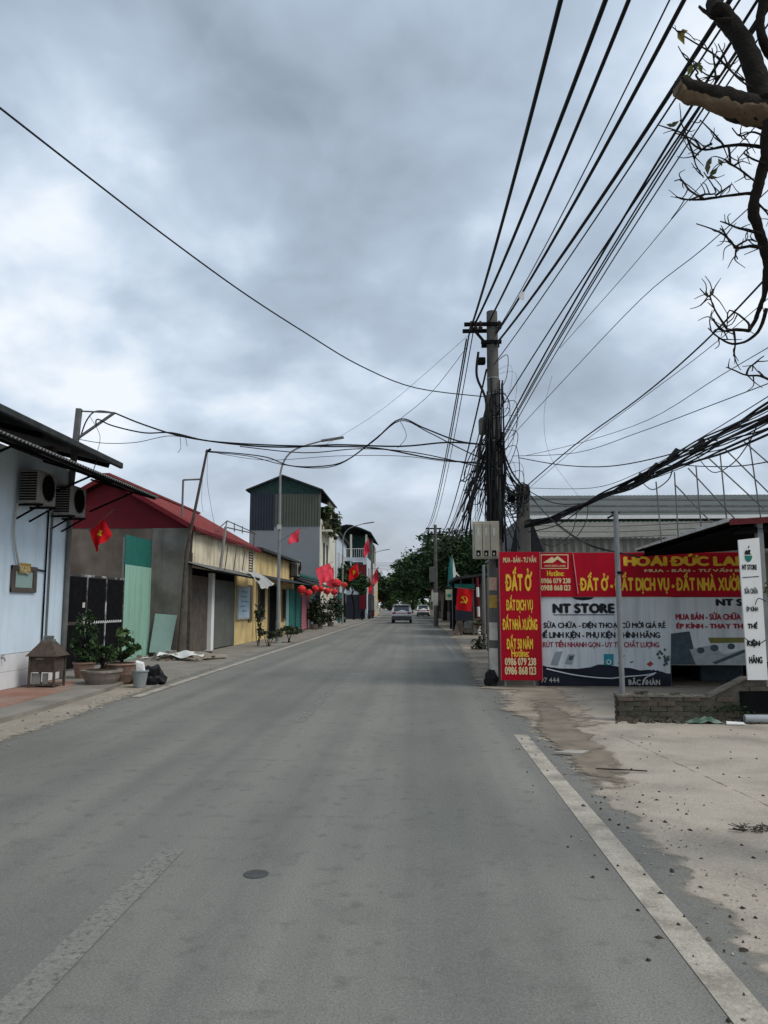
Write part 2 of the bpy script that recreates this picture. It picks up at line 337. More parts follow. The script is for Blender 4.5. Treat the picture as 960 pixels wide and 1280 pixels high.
NAVYB = mat('navy_banner', (.02,.022,.035), .5, .2, 2); PRGREY = mat('print_grey', (.27,.31,.34), .5, .1, 9); PRDARK = mat('print_slate', (.06,.085,.105), .5, .25, 9); PRTEAL = mat('print_teal', (.03,.25,.31), .5, .1, 9)
PRLIGHT = mat('print_pale', (.33,.37,.38), .5, .2, 8)
BRICKM = [mat('brick_grey_brown', (.11,.098,.078), .95, .3, 14, .6, 60, stain=(.06,.055,.045), stainamt=.6, stainscale=6),
          mat('brick_dull_red', (.12,.092,.07), .95, .3, 14, .6, 60, stain=(.07,.06,.05), stainamt=.6, stainscale=6),
          mat('brick_mossy', (.085,.08,.06), .95, .3, 14, .6, 60, stain=(.05,.055,.035), stainamt=.6, stainscale=6)]
MORTAR = mat('mortar', (.10,.09,.075), .95, .25, 10, .5, 60, stain=(.07,.065,.055), stainamt=.5, stainscale=3)
BEIGEM = mat('meter_box_plastic', (.36,.34,.27), .6, .15, 4, streak=.7, stain=(.22,.20,.16))
WAREG = mat('warehouse_grey_roof', (.10,.112,.106), .95, .12, 1.2, streak=.3, stain=(.12,.12,.11), spec=.05); WAREB = mat('warehouse_beige_sheet', (.20,.195,.17), .95, .12, 1.2, streak=.5, stain=(.12,.105,.085), spec=.05)
BTARP = mat('black_tarp', (.018,.018,.02), .5, .3, 5, .4, 10); TARP = mat('grey_white_tarp', (.36,.36,.34), .7, .12, 4, .4, 8, stain=(.28,.26,.23), stainamt=.5)
CARS = mat('silver_car_paint', (.48,.49,.50), .3, .03, 2, metal=.4, spec=.5); GLASS = mat('dark_glass', (.03,.035,.04), .12, .1, 2, spec=.6)
TAIL = mat('tail_light_red', (.35,.01,.01), .3, .1, 5); TYRE = mat('tyre_rubber', (.016,.016,.016), .9, .2, 10)
PAPER = mat('paper_poster', (.55,.52,.46), .9, .15, 6, stain=(.30,.26,.2), stainamt=.5, stainscale=4); OCHRE = mat('ochre_poster', (.38,.25,.06), .9, .2, 6); PEACH = mat('peach_poster', (.50,.32,.24), .9, .15, 6)
STONE = mat('rubble_stone', (.27,.265,.25), .95, .25, 5, .7, 30, stain=(.13,.125,.115), stainamt=.5, stainscale=3)
WOOD = mat('weathered_wood', (.15,.12,.095), .9, .25, 6, .4, 40, streak=.4, stain=(.07,.06,.05))
POSTB = mat('blue_white_poster', (.45,.58,.66), .6, .25, 1.6)

# ---------------------------------------------------------------- ground, road, pavements
def sbuild(mb, name, m_):
    o = mb.build(name, m_); at = o.data.attributes.new('fade', 'FLOAT', 'POINT'); at.data.foreach_set('value', mb.fade); return struct(o)
def strip(xl, xr, y0, y1, z, step=1.0, jl=0.0, jr=0.0, seed=0, fol=True, fl=0, fr=0, fe=0):
    mb = MB(); n = max(1, int((y1-y0)/step)); rows = []
    for i in range(n+1):
        Y = y0 + (y1-y0)*i/n; b = bend(Y) if fol else 0
        a = mnoise.noise(Vector((Y*.45, seed, 0)))+.5*mnoise.noise(Vector((Y*1.6, seed, 3))); c = mnoise.noise(Vector((Y*.45, seed+9, 0)))+.5*mnoise.noise(Vector((Y*1.6, seed+9, 3)))
        rows.append(((xl(Y) if callable(xl) else xl)+b+a*jl, (xr(Y) if callable(xr) else xr)+b+c*jr, Y))
    mb.fade = []
    for i, (a, c, Y) in enumerate(rows):
        f1 = min(fl, abs(c-a)*.45) if fl else (c-a)*.3; f2 = min(fr, abs(c-a)*.45) if fr else (c-a)*.3; en = min(1, (Y-y0)/fe, (y1-Y)/fe) if fe else 1
        mb.v += [Vector((a, Y, z)), Vector((a+f1, Y, z)), Vector((c-f2, Y, z)), Vector((c, Y, z))]; mb.fade += [0 if fl else en, en, en, 0 if fr else en]
    for i in range(n):
        for k in range(3): q = 4*i+k; mb.f.append((q, q+1, q+5, q+4)); mb.mi.append(0)
    return mb
mb = MB(); mb.add([(-700,-80,-.02),(700,-80,-.02),(700,1400,-.02),(-700,1400,-.02)], [(0,1,2,3)]); struct(mb.build('ground', DIRT))
road = sbuild(strip(-5.35, 2.25, -30, 330, 0, 2.0), 'road', ASPH)
sbuild(strip(1.42, lambda Y: 14, -30, 17, .004, .25, .12, 0, 4, fl=.42), 'concrete_apron', CONC_G)
sbuild(strip(lambda Y: 1.3+max(0,min(.25,(Y-22)*.02)), 9, 15.5, 75, .008, .4, .2, 0, 5, fl=.7), 'dirt_verge_right', DIRTF)
sbuild(strip(lambda Y: 1.05 + .75*abs(Y-12.2)/3.0 if Y < 15.2 else 1.0+.45*min(1,abs(Y-17)/8), 2.9, 9.6, 24, .012, .2, .16, .3, 14, fl=.6, fr=.8, fe=2.5), 'dirt_patch', DIRTF)
sbuild(strip(lambda Y: 1.5+.05*(Y-9), lambda Y: 2.25+.02*(Y-9), 6.5, 13.8, .016, .2, .15, .2, 31, fl=.3, fr=.35, fe=2), 'silt_patch', DARKF)
sbuild(strip(lambda Y: -12, lambda Y: -5.28, 17, 60, .006, .5, 0, .10, 6, fr=.0), 'dirt_verge_left', PAVE)
sbuild(strip(-9, -5.35, 60, 200, .006, 1, 0, .06, 8), 'far_pavement_left', PAVE)
sbuild(strip(2.1, 12, 75, 250, .006, 1, .1, 0, 9), 'far_verge_right', DIRT)
sbuild(strip(lambda Y: -6.5, lambda Y: -4.72 - .28*max(0, min(1, (Y-11)/5)), -6, 18, .005, .25, 0, .16, 12, fr=.55), 'dust_strip_left', DUSTF)
for (ax, ay), (bx, by) in (((775,921),(985,1018)),):
    a = G(ax,ay,.007); b = G(bx,by,.007); d = (b-a); nrm = Vector((-d.y,d.x,0)).normalized()*.012; mb = MB(); mb.fade = []; k = 24
    for i in range(k+1):
        p = a+d*(i/k)+nrm*1.3*mnoise.noise(Vector((i*.7,ax,0))); mb.v += [p-nrm*1.6, p, p+nrm*1.6]; mb.fade += [.05,.42,.05]
    for i in range(k):
        for j in range(2): q = 3*i+j; mb.f.append((q,q+1,q+4,q+3)); mb.mi.append(0)
    sbuild(mb, 'slab_joint', DARKF)
# raised pavement in front of the blue house
mb = MB(); mb.prism([(-12,-6,0),(-5.62,-6,0),(-5.62,8,0),(-5.66,12,0),(-5.75,14.5,0),(-6.0,16.2,0),(-7.0,17.6,0),(-12,17.6,0)], (0,0,.075)); struct(mb.build('pavement', PAVE))
mb = MB(); mb.prism([(-11.9,-6,.075),(-6.15,-6,.075),(-6.2,11,.075),(-6.35,14.2,.075),(-6.9,15.6,.075),(-11.9,16,.075)], (0,0,.006)); struct(mb.build('red_pavement', REDTILE))
# painted lines
sbuild(strip(1.215, 1.385, -8, 9.9, .004, .3, .008, .008, 21), 'edge_line_right', PAINT)
sbuild(strip(1.22, 1.37, 23, 120, .005, .6, .015, .015, 22), 'edge_line_right', FADED)
sbuild(strip(-5.0, -4.82, 13.6, 140, .010, .5, .012, .012, 23), 'edge_line_left', PAINT)
sbuild(strip(-1.69, -1.53, 1.2, 5.25, .005, .3, .012, .012, 1), 'centre_line_dash', FADED)
sbuild(strip(-1.69, -1.53, 10.8, 14.6, .005, .3, .012, .012, 2), 'centre_line_dash', mat('ghost_road_paint', (.27,.265,.235), .9, .06, 5, grain=.4, wear=.35, wearscale=20))
g = G(320, 1093); mb = MB(); mb.lathe((g.x, g.y, 0), [(.075,.002),(.075,.004),(.06,.006)], 20)
tag(mb.build('valve_cover', mat('dark_cover', (.075,.078,.075), .85, .15, 8), loc=(g.x,g.y,0)), 'small dark round cover set in the asphalt of the near lane', 'cover')

# loose leaves and crumbs on the concrete apron
mb = MB(); rg = random.Random(5)
for i in range(260):
    Y = rg.uniform(2.6, 14.5); X = rg.uniform(1.5, 1.9 + Y*.42)
    if rg.random() < .35: X = rg.uniform(1.0, 2.2)
    s_ = rg.uniform(.008, .022)*(1.5 if rg.random() < .12 else 1); a = rg.uniform(0, 6.3); z = .0045 if X > 1.2 else .001
    pts = [(X+s_*math.cos(a+k*1.6)*rg.uniform(.5,1), Y+s_*math.sin(a+k*1.6)*rg.uniform(.5,1), z) for k in range(4)]
    mb.add(pts + [(X, Y, z+.012)], [(0,1,4),(1,2,4),(2,3,4),(3,0,4)])
stuff(tag(mb.build('fallen_leaves', mat('dead_leaf', (.045,.035,.028), .9, .3, 20)), 'dark crumbs and dead leaves scattered on the concrete apron', 'leaves'))
def pebbles(name, label, n, fx, y0, y1, smin, smax, z, seed):
    rg = random.Random(seed); mb = MB(); ms = [STONE, mat('pebble_brown',(.17,.14,.11),.95,.3,20), mat('pebble_dark',(.07,.065,.06),.95,.3,20), mat('pebble_pale',(.36,.33,.28),.95,.2,20)]
    for i in range(n):
        Y = y0+(y1-y0)*rg.random()**1.4; X = fx(Y, rg); s_ = rg.uniform(smin,smax)*(1+1.2*(rg.random() < .08)); c = Vector((X,Y,z)); 
        pts = [c+Vector((s_*rg.uniform(.6,1.2)*math.cos(k*1.257), s_*rg.uniform(.6,1.2)*math.sin(k*1.257), 0)) for k in range(5)]+[c+Vector((rg.uniform(-.3,.3)*s_,rg.uniform(-.3,.3)*s_,s_*rg.uniform(.4,.9)))]
        mb.add(pts, [(k,(k+1)%5,5) for k in range(5)], rg.choice((0,1,1,3,3,2)))
    return stuff(tag(mb.build(name, ms), label, 'gravel'))
pebbles('gravel', 'loose gravel and grit along the broken right edge of the road', 1300, lambda Y, rg: rg.gauss(1.78,.22) if rg.random() < .8 else rg.uniform(1.5,2.0+Y*.3), 2.6, 22, .003, .011, .004, 71)
pebbles('gravel', 'loose gravel and grit along the dusty left edge of the road', 800, lambda Y, rg: rg.gauss(-5.2,.22), 7, 24, .005, .015, .005, 72)
g = G(945, 1040); mb = MB()
for i in range(70):
    a = rnd(0, 6.3); l_ = rnd(.04, .16); c = g + Vector((rnd(-.12,.3), rnd(-.05,.05), .01+rnd(0,.02)))
    mb.tube([c, c+Vector((math.cos(a)*l_, math.sin(a)*l_*.5, rnd(0,.03)))], .003, 3)
tag(mb.build('dry_twig_pile', mat('dry_twig', (.05,.042,.034), .9, .3, 20), loc=(g.x,g.y,0)), 'small pile of dry twigs on the concrete near the lower right edge', 'twigs')
g = G(712, 943); mb = MB(); mb.prism([(g.x-.2,g.y-.05,.012),(g.x+.1,g.y-.1,.012),(g.x+.22,g.y+.06,.012),(g.x-.02,g.y+.08,.012)], (0.01,0,.022))
tag(mb.build('broken_board', mat('pale_board', (.36,.33,.29), .9, .2, 8), loc=(g.x,g.y,0)), 'flat broken pale board lying at the end of the white edge line', 'board')
g = G(775, 965); mb = MB(); mb.tube([(g.x-.22,g.y+.05,.02),(g.x,g.y,.025),(g.x+.25,g.y-.04,.02)], .006, 5)
tag(mb.build('fallen_stick', BARK, loc=(g.x,g.y,0)), 'thin dark stick lying on the concrete apron', 'stick')

# ---------------------------------------------------------------- blue house (left, nearest)
WX = -7.5
h = thing('blue_house', 'pale blue plastered house with white tiled base and dark overhanging roof', 'house', (WX-2, 10, 0))
MB().box(-12, WX, -6, 16.3, .08, 4.52).build('wall', BLUE, h)
# tiled base: individual tiles 0.4 x 0.25
mt = None; tw, th_ = .60, .30
yy = 11.9; k = 0
base = MB().box(WX-.01, WX+.012, -6, 11.9, .08, .72).build('tile_base', WTILE, h)
MB().box(WX-.01, WX+.006, 11.9, 16.3, .08, .72).build('tile_bed', CONC, h)
tmb = MB().cbox(0, .018, 0, tw-.008, 0, .315-.006, .003); tile_me = None
for iy in range(7):
    for iz in range(2):
        if tile_me is None: o = tmb.build('tile', WTILE, h); tile_me = o.data; ROOT[o.name] = ROOT[h.name]; o.data.transform(Matrix.Translation(ROOT[h.name]))
        else: o = bpy.data.objects.new('tile', tile_me); COL.objects.link(o); o.parent = h
        o.location = Vector((WX+.006, 11.95+iy*tw, .085+iz*.315)) - ROOT[h.name]
mb = MB()   # upper roof: sheet, gutter fascia
mb.prism([(-6.98,0,4.86),(-6.98,0,4.98),(-12.2,0,6.35),(-12.2,0,6.23)], (0,17.6,0)); mb.v = [p if p.y > 1 else Vector((p.x,-6,p.z)) for p in mb.v]; ro = mb.build('roof', DKMET, h)
MB().cbox(-6.97,-6.88,-6,17.64,4.81,4.95,.02).build('gutter', DKMET, ro)
for Y in (2,5,8,11,14,17.2): MB().bar((-7.05,Y,4.80),(-12,Y,6.1), .05, .1).build('rafter', BLACKI, ro)
MB().box(-12.1,-12,-6,17,4.25,6.2).build('attic_wall', DARK, h); MB().box(-12,WX-.25,15.9,16.1,4.53,5.0).build('attic_gable', CONCB, h)
aw = MB().corr((-5.98,1,4.10),(-5.98,17.6,4.10),(WX+.02,17.6,4.56),(WX+.02,1,4.56), 150, .022).build('awning', GRMET, h)
mb = MB()
for Y in (3,6,9,12,15,17.3): mb.bar((-6.02,Y,4.05),(WX,Y,4.50), .04); mb.bar((-6.5,Y,4.19),(WX,Y,3.75), .035)
mb.bar((-6.05,1,4.07),(-6.05,17.5,4.07), .04); mb.bar((-6.8,1,4.30),(-6.8,17.5,4.30), .04); mb.build('awning_frame', BLACKI, aw)
# drain pipes and electric conduit
for yo, r_, m_, z0, z1 in ((15.28,.018,BLACKI,.85,3.5), (15.45,.022,GRMET,.85,3.5)):
    MB().tube([(WX+.03,yo,z0),(WX+.03,yo,z1)], r_, 8).build('conduit', m_, h)
MB().tube([(WX+.06,16.2,.1),(WX+.06,16.2,4.5)], .055, 10).build('downpipe', GRMET, h)
MB().tube(spline([(WX+.05,14.0,3.5),(WX+.05,13.95,3.2),(WX+.05,13.95,2.9),(WX+.05,14.2,2.35),(WX+.05,14.55,2.2)]), .022, 6).build('drain_hose', OFFW, h)
mb = MB(); c = P(11,828,14.0); mb.tube([(WX,13.8,.66),(WX+.08,13.8,.66),(WX+.1,13.8,.60)], .014, 6); mb.tube([(WX+.05,13.75,.70),(WX+.05,13.85,.70)], .01, 6); mb.build('tap', STEEL, h)
# framed board with a small number plate on the wall
f = thing('framed_board', 'dark framed pale board with a yellow number tag on blue wall', 'frame', (WX+.02, 14.2, 1.85))
ya, yb, za, zb = 13.98, 14.92, 1.85, 2.35
mb = MB(); mb.cbox(WX+.005,WX+.05,ya,yb,zb-.09,zb,.008); mb.cbox(WX+.005,WX+.05,ya,yb,za,za+.09,.008); mb.cbox(WX+.006,WX+.049,ya,ya+.13,za,zb,.008); mb.cbox(WX+.006,WX+.049,yb-.13,yb,za,zb,.008); mb.build('frame', BRSHUT, f)
MB().box(WX+.004,WX+.02,ya+.1,yb-.1,za+.05,zb-.05).build('board', MINT, f)
pl = MB().box(WX+.051,WX+.062,14.2,14.62,zb-.14,zb+.05).build('number_tag', OCHRE, f)
text('225', (WX+.064,14.25,zb-.09), (0,.32,0), (0,0,.09), SIGNO, pl, .02)
MB().tube([(WX+.03,yb,zb-.04),(WX+.03,15.28,zb-.06)], .015, 6).build('conduit', BLACKI, h)
# air conditioners
def aircon(ya, z0, label, X=WX, wide=.74, dep=.36, hgt=.62):
    ACM = mat('grimy_shaded_ac_casing', (.27,.26,.235), .7, .15, 4, streak=.5, stain=(.12,.11,.095)); a = thing('air_conditioner', label, 'air conditioner', (X+.25, ya+wide/2, z0-.06), 'air conditioner units')  # grime, plus the awning's shade darkened into the casing colour
    MB().cbox(X+.09, X+.09+dep, ya, ya+wide, z0, z0+hgt, .02).build('casing', ACM, a)
    xf = X+.09+dep; c = (xf+.004, ya+wide*.56, z0+hgt*.52); n = 26
    ring = MB(); r1, r2 = hgt*.44, hgt*.40
    ring.add([(c[0], c[1]+math.cos(t*6.2832/n)*r, c[2]+math.sin(t*6.2832/n)*r) for r in (r1, r2) for t in range(n)], [(i,(i+1)%n,(i+1)%n+n,i+n) for i in range(n)])
    ring.build('fan_ring', GRMET, a)
    d = MB(); d.add([(c[0]+.001, c[1]+math.cos(t*6.2832/n)*r2, c[2]+math.sin(t*6.2832/n)*r2) for t in range(n)], [tuple(range(n))]); d.build('fan_opening', DARK, a)
    gr = MB()
    for i in range(12): t = i*6.2832/12; gr.bar((c[0]+.012,c[1],c[2]), (c[0]+.012,c[1]+math.cos(t)*r1,c[2]+math.sin(t)*r1), .008)
    for rr in (.35,.65,.9): gr.tube([(c[0]+.012, c[1]+math.cos(t*6.2832/16)*r1*rr, c[2]+math.sin(t*6.2832/16)*r1*rr) for t in range(17)], .004, 4)
    gr.build('fan_guard', BLACKI, a)
    s_ = MB()
    for i in range(11): z = z0+.06+i*(hgt-.12)/10; s_.box(X+.11, X+.07+dep, ya-.012, ya+.002, z-.017, z+.012)
    s_.build('coil_fins', BLACKI, a)
    for yo in (ya+.12, ya+wide-.12):
        b = MB(); b.bar((X,yo,z0-.03),(X+.5,yo,z0-.03), .04); b.bar((X,yo,z0-.3),(X+.45,yo,z0-.04), .03); b.build('bracket', BLACKI, a)
    return a
aircon(13.95, 3.52, 'grimy outdoor air conditioner on blue wall, the nearer of the two')
aircon(15.33, 3.46, 'outdoor air conditioner on blue wall, right one at the corner')

# steel cable post at the house corner
a = P(79,700,16.5); b = P(99,511,16.5)
p = thing('cable_post', 'grey steel post with bracket arm rising past the blue house roof', 'post', (a.x, 16.5, .08))
MB().bar((a.x-.16,16.5,.08), b, .11).build('post', GRMET, p)
mb = MB(); t = P(143,516,16.5); q = P(97,548,16.5); mb.bar(q, t, .05); mb.bar(P(102,514,16.5), t, .03); mb.build('bracket_arm', GRMET, p)

# first flag at the blue house
def flag(loc, tip, L_, W_, m_, label, star=True, wind=(.25,-.2), group='red flags along the street', seed=0, stick=True, tagname='flag'):
    loc = Vector(loc); tip = Vector(tip); d = (tip-loc).normalized(); wd = Vector((wind[0], wind[1], -1)).normalized()
    f = thing('flag', label, 'flag', loc, group); nn = d.cross(wd).normalized(); rr = random.Random(seed); ph = rr.uniform(0,6)
    total = (tip-loc).length
    def F(u, v, o=0):
        s0 = tip - d*(u*W_ + .03)
        fold = .16*L_*math.sin(v*4+u*6.5+ph)*v + .08*L_*math.sin(u*13+ph*2)*v
        drop = wd*(v*L_*(1-.12*u)) - d*(v*.16*W_*(u-.1))
        return s0 + drop + nn*(fold+o)
    mb = MB(); nu, nv = 12, 14
    for i in range(nu+1):
        for j in range(nv+1): mb.v.append(F(i/nu, j/nv))
    for i in range(nu):
        for j in range(nv): a = i*(nv+1)+j; mb.f.append((a, a+1, a+nv+2, a+nv+1)); mb.mi.append(0)
    cl_ = mb.build('cloth', m_, f, smooth=True)
    if star:
        for sd_ in (.006, -.006):
            sm = MB(); pts = [F(.5,.5,sd_)]
            for k in range(10):
                r_ = .26 if k % 2 == 0 else .105; t = k*math.pi/5
                pts.append(F(.5+r_*math.cos(t), .5+r_*math.sin(t)*W_/L_, sd_))
            sm.add(pts, [(0, k+1, (k+1) % 10+1) for k in range(10)]); sm.build('star', STARY, cl_)
    MB().tube([loc, tip], .012, 5).build('stick', WOOD, f); return f
flag(P(143,636,16.2), P(111,664,16.2), .50, .40, FLAGR, 'small red flag with yellow star drooping beside the blue house', seed=3, wind=(.35,-.1))

# brown metal incense burner against the tiled wall
c = Vector((-6.98, 14.55, .081)); f = thing('paper_burner', 'rusty brown metal burner with pyramid roof against the white tiled base', 'burner', c)
mb = MB(); w_, d_ = .235, .21
for sx in (-1,1):
    for sy in (-1,1): MB().box(c.x+sx*w_-.02, c.x+sx*w_+.02, c.y+sy*d_-.02, c.y+sy*d_+.02, c.z, c.z+.60).build('leg', RUST, f)
MB().box(c.x-w_, c.x+w_, c.y-d_, c.y+d_, c.z+.28, c.z+.575).build('firebox', RUST, f)
mb = MB(); mb.box(c.x-w_+.03,c.x-.04,c.y-d_+.03,c.y-d_+.06,c.z+.03,c.z+.26); mb.box(c.x+.0,c.x+.1,c.y-d_+.03,c.y-d_+.06,c.z+.03,c.z+.26); mb.build('ash_panel', STONE, f)
MB().box(c.x-w_+.01, c.x+w_-.01, c.y-d_+.01, c.y+d_-.01, c.z+.03, c.z+.06).build('tray', RUST, f)
rf = MB(); A = [(c.x+sx*(w_+.07), c.y+sy*(d_+.06), c.z+.575) for sx, sy in ((-1,-1),(1,-1),(1,1),(-1,1))]; B = [(c.x+sx*.11, c.y+sy*.1, c.z+.84) for sx, sy in ((-1,-1),(1,-1),(1,1),(-1,1))]
rf.add(A+B, [(3,2,1,0),(4,5,6,7),(0,1,5,4),(1,2,6,5),(2,3,7,6),(3,0,4,7)]); r_ = rf.build('roof', RUST, f)
mb = MB(); mb.box(c.x-.10,c.x+.10,c.y-.09,c.y+.09,c.z+.84,c.z+.88)
for sx in (-1,0,1): mb.box(c.x+sx*.07-.02,c.x+sx*.07+.02,c.y-.03,c.y+.03,c.z+.88,c.z+.95)
mb.build('chimney_cap', GRMET, r_)
mb = MB(); mb.box(c.x-.12,c.x+.02,c.y-d_-.012,c.y-d_,c.z+.52,c.z+.54); mb.build('handle', STEEL, f)

# ---------------------------------------------------------------- gate and green panel (set back from the road)
GX = -8.5
f = thing('metal_gate', 'black sheet metal yard gate with white paint-worn frame bars', 'gate', (GX, 20.4, 0))
y0, y1, zt = 18.4, 22.15, 2.36; ny = 3
for i in range(ny):
    a = y0+(y1-y0)*i/ny+.03; b = y0+(y1-y0)*(i+1)/ny-.03
    MB().box(GX-.02, GX+.01, a, b, .06, 1.12).build('panel', BLACKI, f); MB().box(GX-.02, GX+.01, a, b, 1.2, zt-.04).build('panel', BLACKI, f)
WORN = mat('worn_white_iron', (.05,.05,.05), .7, .2, 6, stain=(.62,.62,.6), stainamt=1.0, stainscale=3.2)
for i in range(ny+1):
    y = y0+(y1-y0)*i/ny; MB().cbox(GX-.03, GX+.03, y-.028, y+.028, .04, zt-.03, .006).build('stile', WORN, f)
MB().cbox(GX-.03, GX+.028, y0, y1, zt-.03, zt+.03, .006).build('top_rail', WHITEP if False else WORN, f)
rl = MB().cbox(GX-.028, GX+.02, y0+1.15, y1, 1.12, 1.2, .006).build('middle_rail', BLACKI, f)
mb = MB()
for i in range(16): y = y0+1.45+i*.14; mb.tube([(GX+.028,y,1.13),(GX+.028,y+.05,1.19),(GX+.028,y+.09,1.14)], .012, 4)
mb.build('scroll_ornament', WHITEP, rl)
lp = MB().cbox(GX+.03, GX+.06, y0+1.02, y0+1.5, 1.06, 1.34, .01).build('lock_plate', OFFW, f)
mb = MB(); mb.box(GX+.06,GX+.066,y0+1.1,y0+1.22,1.12,1.27); mb.box(GX+.06,GX+.066,y0+1.3,y0+1.42,1.12,1.27); mb.build('slot', BLACKI, lp)
MB().box(GX+.012,GX+.02,y0+1.02,y0+1.16,1.55,1.68).build('notice', PAPER, f)
mb = MB(); mb.cbox(GX-.12,GX+.12,18.05,18.33,0,2.5,.02); mb.build('gate_post', CONC, f)
f = thing('green_metal_fence', 'tall sheet fence, dark green above and pale green below, by the gate', 'fence', (GX, 23.3, 0))
MB().corr((GX+.01,22.2,2.78),(GX+.01,24.45,2.78),(GX+.01,24.45,3.68),(GX+.01,22.2,3.68), 14, .012).build('upper_sheet', DGREEN, f)
MB().corr((GX+.03,22.2,.02),(GX+.03,24.45,.02),(GX+.03,24.45,2.80),(GX+.03,22.2,2.80), 14, .008).build('lower_sheet', PGREEN, f)
mb = MB(); mb.bar((GX-.05,22.25,0),(GX-.05,22.25,3.6), .06); mb.bar((GX-.05,24.4,0),(GX-.05,24.4,3.6), .06); mb.build('post', STEEL, f)

# ---------------------------------------------------------------- red roofed house with concrete gable
FX = -7.3; Y0, Y1 = 24.6, 34.9
h = thing('red_roofed_house', 'low house with red sheet roof, maroon gable and bare concrete end wall', 'house', (-9.9, 29.7, 0))
MB().box(-12.8, FX-.1, Y0, Y0+.2, 0, 4.12).build('gable_wall', CONCB, h)
MB().box(FX-1.22, FX, Y0-.06, Y0+.2, 0, 4.10).build('gable_pier', CONC, h)
MB().prism([(-12.8,Y0-.02,4.12),(FX,Y0-.02,4.10),(FX,Y0-.02,4.16),(-10.05,Y0-.02,5.66),(-12.8,Y0-.02,4.16)], (0,.15,0)).build('gable_cladding', REDCLAD, h)
r1 = MB().corr((-7.05,Y0-.35,4.12),(-7.05,Y1,4.12),(-10.05,Y1,5.82),(-10.05,Y0-.35,5.82), 40, .02).build('roof_slope', REDROOF, h)
MB().corr((-10.05,Y0-.35,5.82),(-10.05,Y1,5.82),(-13.05,Y1,4.12),(-13.05,Y0-.35,4.12), 40, .02).build('roof_slope', REDROOF, h)
mb = MB(); mb.bar((-7.06,Y0-.36,4.06),(-10.05,Y0-.36,5.76), .05, .14); mb.bar((-10.05,Y0-.36,5.76),(-13.05,Y0-.36,4.06), .05, .14); mb.build('barge_board', REDCLAD, h)
mb = MB(); mb.box(-7.12,-7.03,Y0-.3,Y1,4.0,4.1); mb.build('eave_board', REDCLAD, h)
MB().box(-10.2,-9.9,Y0-.36,Y1,5.80,5.88).build('ridge_cap', REDROOF, h)
MB().box(FX-.2, FX, Y0+.2, Y1, 2.85, 4.1).build('upper_wall', CREAM, h)
MB().box(FX-.2, FX-.02, 31.15, Y1, 0, 2.85).build('lower_wall', YELL, h)
MB().box(-12.8, -12.6, Y0, Y1, 0, 4.1).build('back_wall', CONC, h); MB().box(-12.8, FX-.1, Y1-.2, Y1-.02, 0, 4.1).build('far_wall', CONC, h)
MB().corr((FX-.02,24.75,.05),(FX-.02,27.05,.05),(FX-.02,27.05,2.6),(FX-.02,24.75,2.6), 14, .02).build('shutter', BRSHUT, h)
MB().corr((FX-.02,27.5,.05),(FX-.02,31.15,.05),(FX-.02,31.15,2.55),(FX-.02,27.5,2.55), 22, .02).build('shutter', GSHUT, h)
MB().cbox(FX-.05, FX+.12, 27.08, 27.42, .02, 2.75, .01).build('white_post', WHITEP, h)
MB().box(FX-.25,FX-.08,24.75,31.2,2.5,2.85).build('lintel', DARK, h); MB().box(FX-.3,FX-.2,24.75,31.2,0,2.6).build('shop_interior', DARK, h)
# poster box, brown shutter, pilaster, barred window
pb = MB().cbox(FX-.01, FX+.08, 31.3, 33.55, 1.02, 2.42, .01).build('poster_box', OFFW, h); MB().box(FX+.081,FX+.086,31.4,33.45,1.1,2.34).build('poster', POSTB, pb)
mb = MB()
for i, (a_, b_) in enumerate(((.15,.9),(.1,.75),(.2,.95),(.1,.6),(.3,.8))): mb.box(FX+.087,FX+.09,31.5+a_*1.8,31.5+b_*1.8,2.15-i*.2,2.2-i*.2)
mb.build('print_lines', mat('poster_blue', (.16,.32,.45), .7, .1, 5), pb)
MB().cbox(FX-.01, FX+.04, 33.6, 34.3, .9, 2.5, .01).build('window_shutter', BRSHUT, h)
MB().cbox(FX-.02, FX+.07, 34.5, 34.85, 0, 2.8, .01).build('pilaster', YELL, h)
# louvre vent at the end of the upper wall
mb = MB()
for i in range(8): mb.box(FX-.01, FX+.03, 33.55, 34.3, 3.03+i*.115, 3.09+i*.115)
v = MB().box(FX-.01,FX+.006,33.5,34.35,2.98,3.95).build('vent', DARK, h); mb.build('louvre', CREAM, v)
# awning over the shop front
aw = MB().corr((-6.35,24.4,2.74),(-6.35,31.4,2.70),(FX+.02,31.4,2.98),(FX+.02,24.4,3.0), 34, .02).build('awning', GRMET, h)
mb = MB()
for Y in (24.5,26.8,29.1,31.3): mb.bar((-6.38,Y,2.70),(FX,Y,2.95), .04)
mb.bar((-6.38,24.4,2.70),(-6.38,31.4,2.67), .05); mb.build('awning_frame', BLACKI, aw)
mb = MB(); mb.bar((FX+.05,24.6,0),(FX+.05,24.6,3.3), .09); mb.bar((FX+.05,24.6,3.3),(FX+.05,24.7,4.15), .05); mb.build('corner_post', RUST, h)

# tarpaulin drooping over the awning edge
f = MB(); pts = []; nu, nv = 16, 8
for i in range(nu+1):
    for j in range(nv+1):
        u = i/nu; v_ = j/nv; y = 29.8+u*3.9; x = -7.0+v_*.78
        z = 3.03 - .33*v_ + .05*math.sin(u*9+v_*3) - (max(0, v_-.72)*1.3*(.35+.9*math.sin(u*3.1)**2)) + .03*math.sin(u*23+v_*9)
        f.v.append(Vector((x+.04*math.sin(u*14), y, z)))
for i in range(nu):
    for j in range(nv): a = i*(nv+1)+j; f.f.append((a,a+1,a+nv+2,a+nv+1)); f.mi.append(0)
tag(f.build('tarpaulin', TARP, loc=(-6.6,32,2.8), smooth=True), 'crumpled grey white tarpaulin draped over the shop awning', 'tarpaulin')
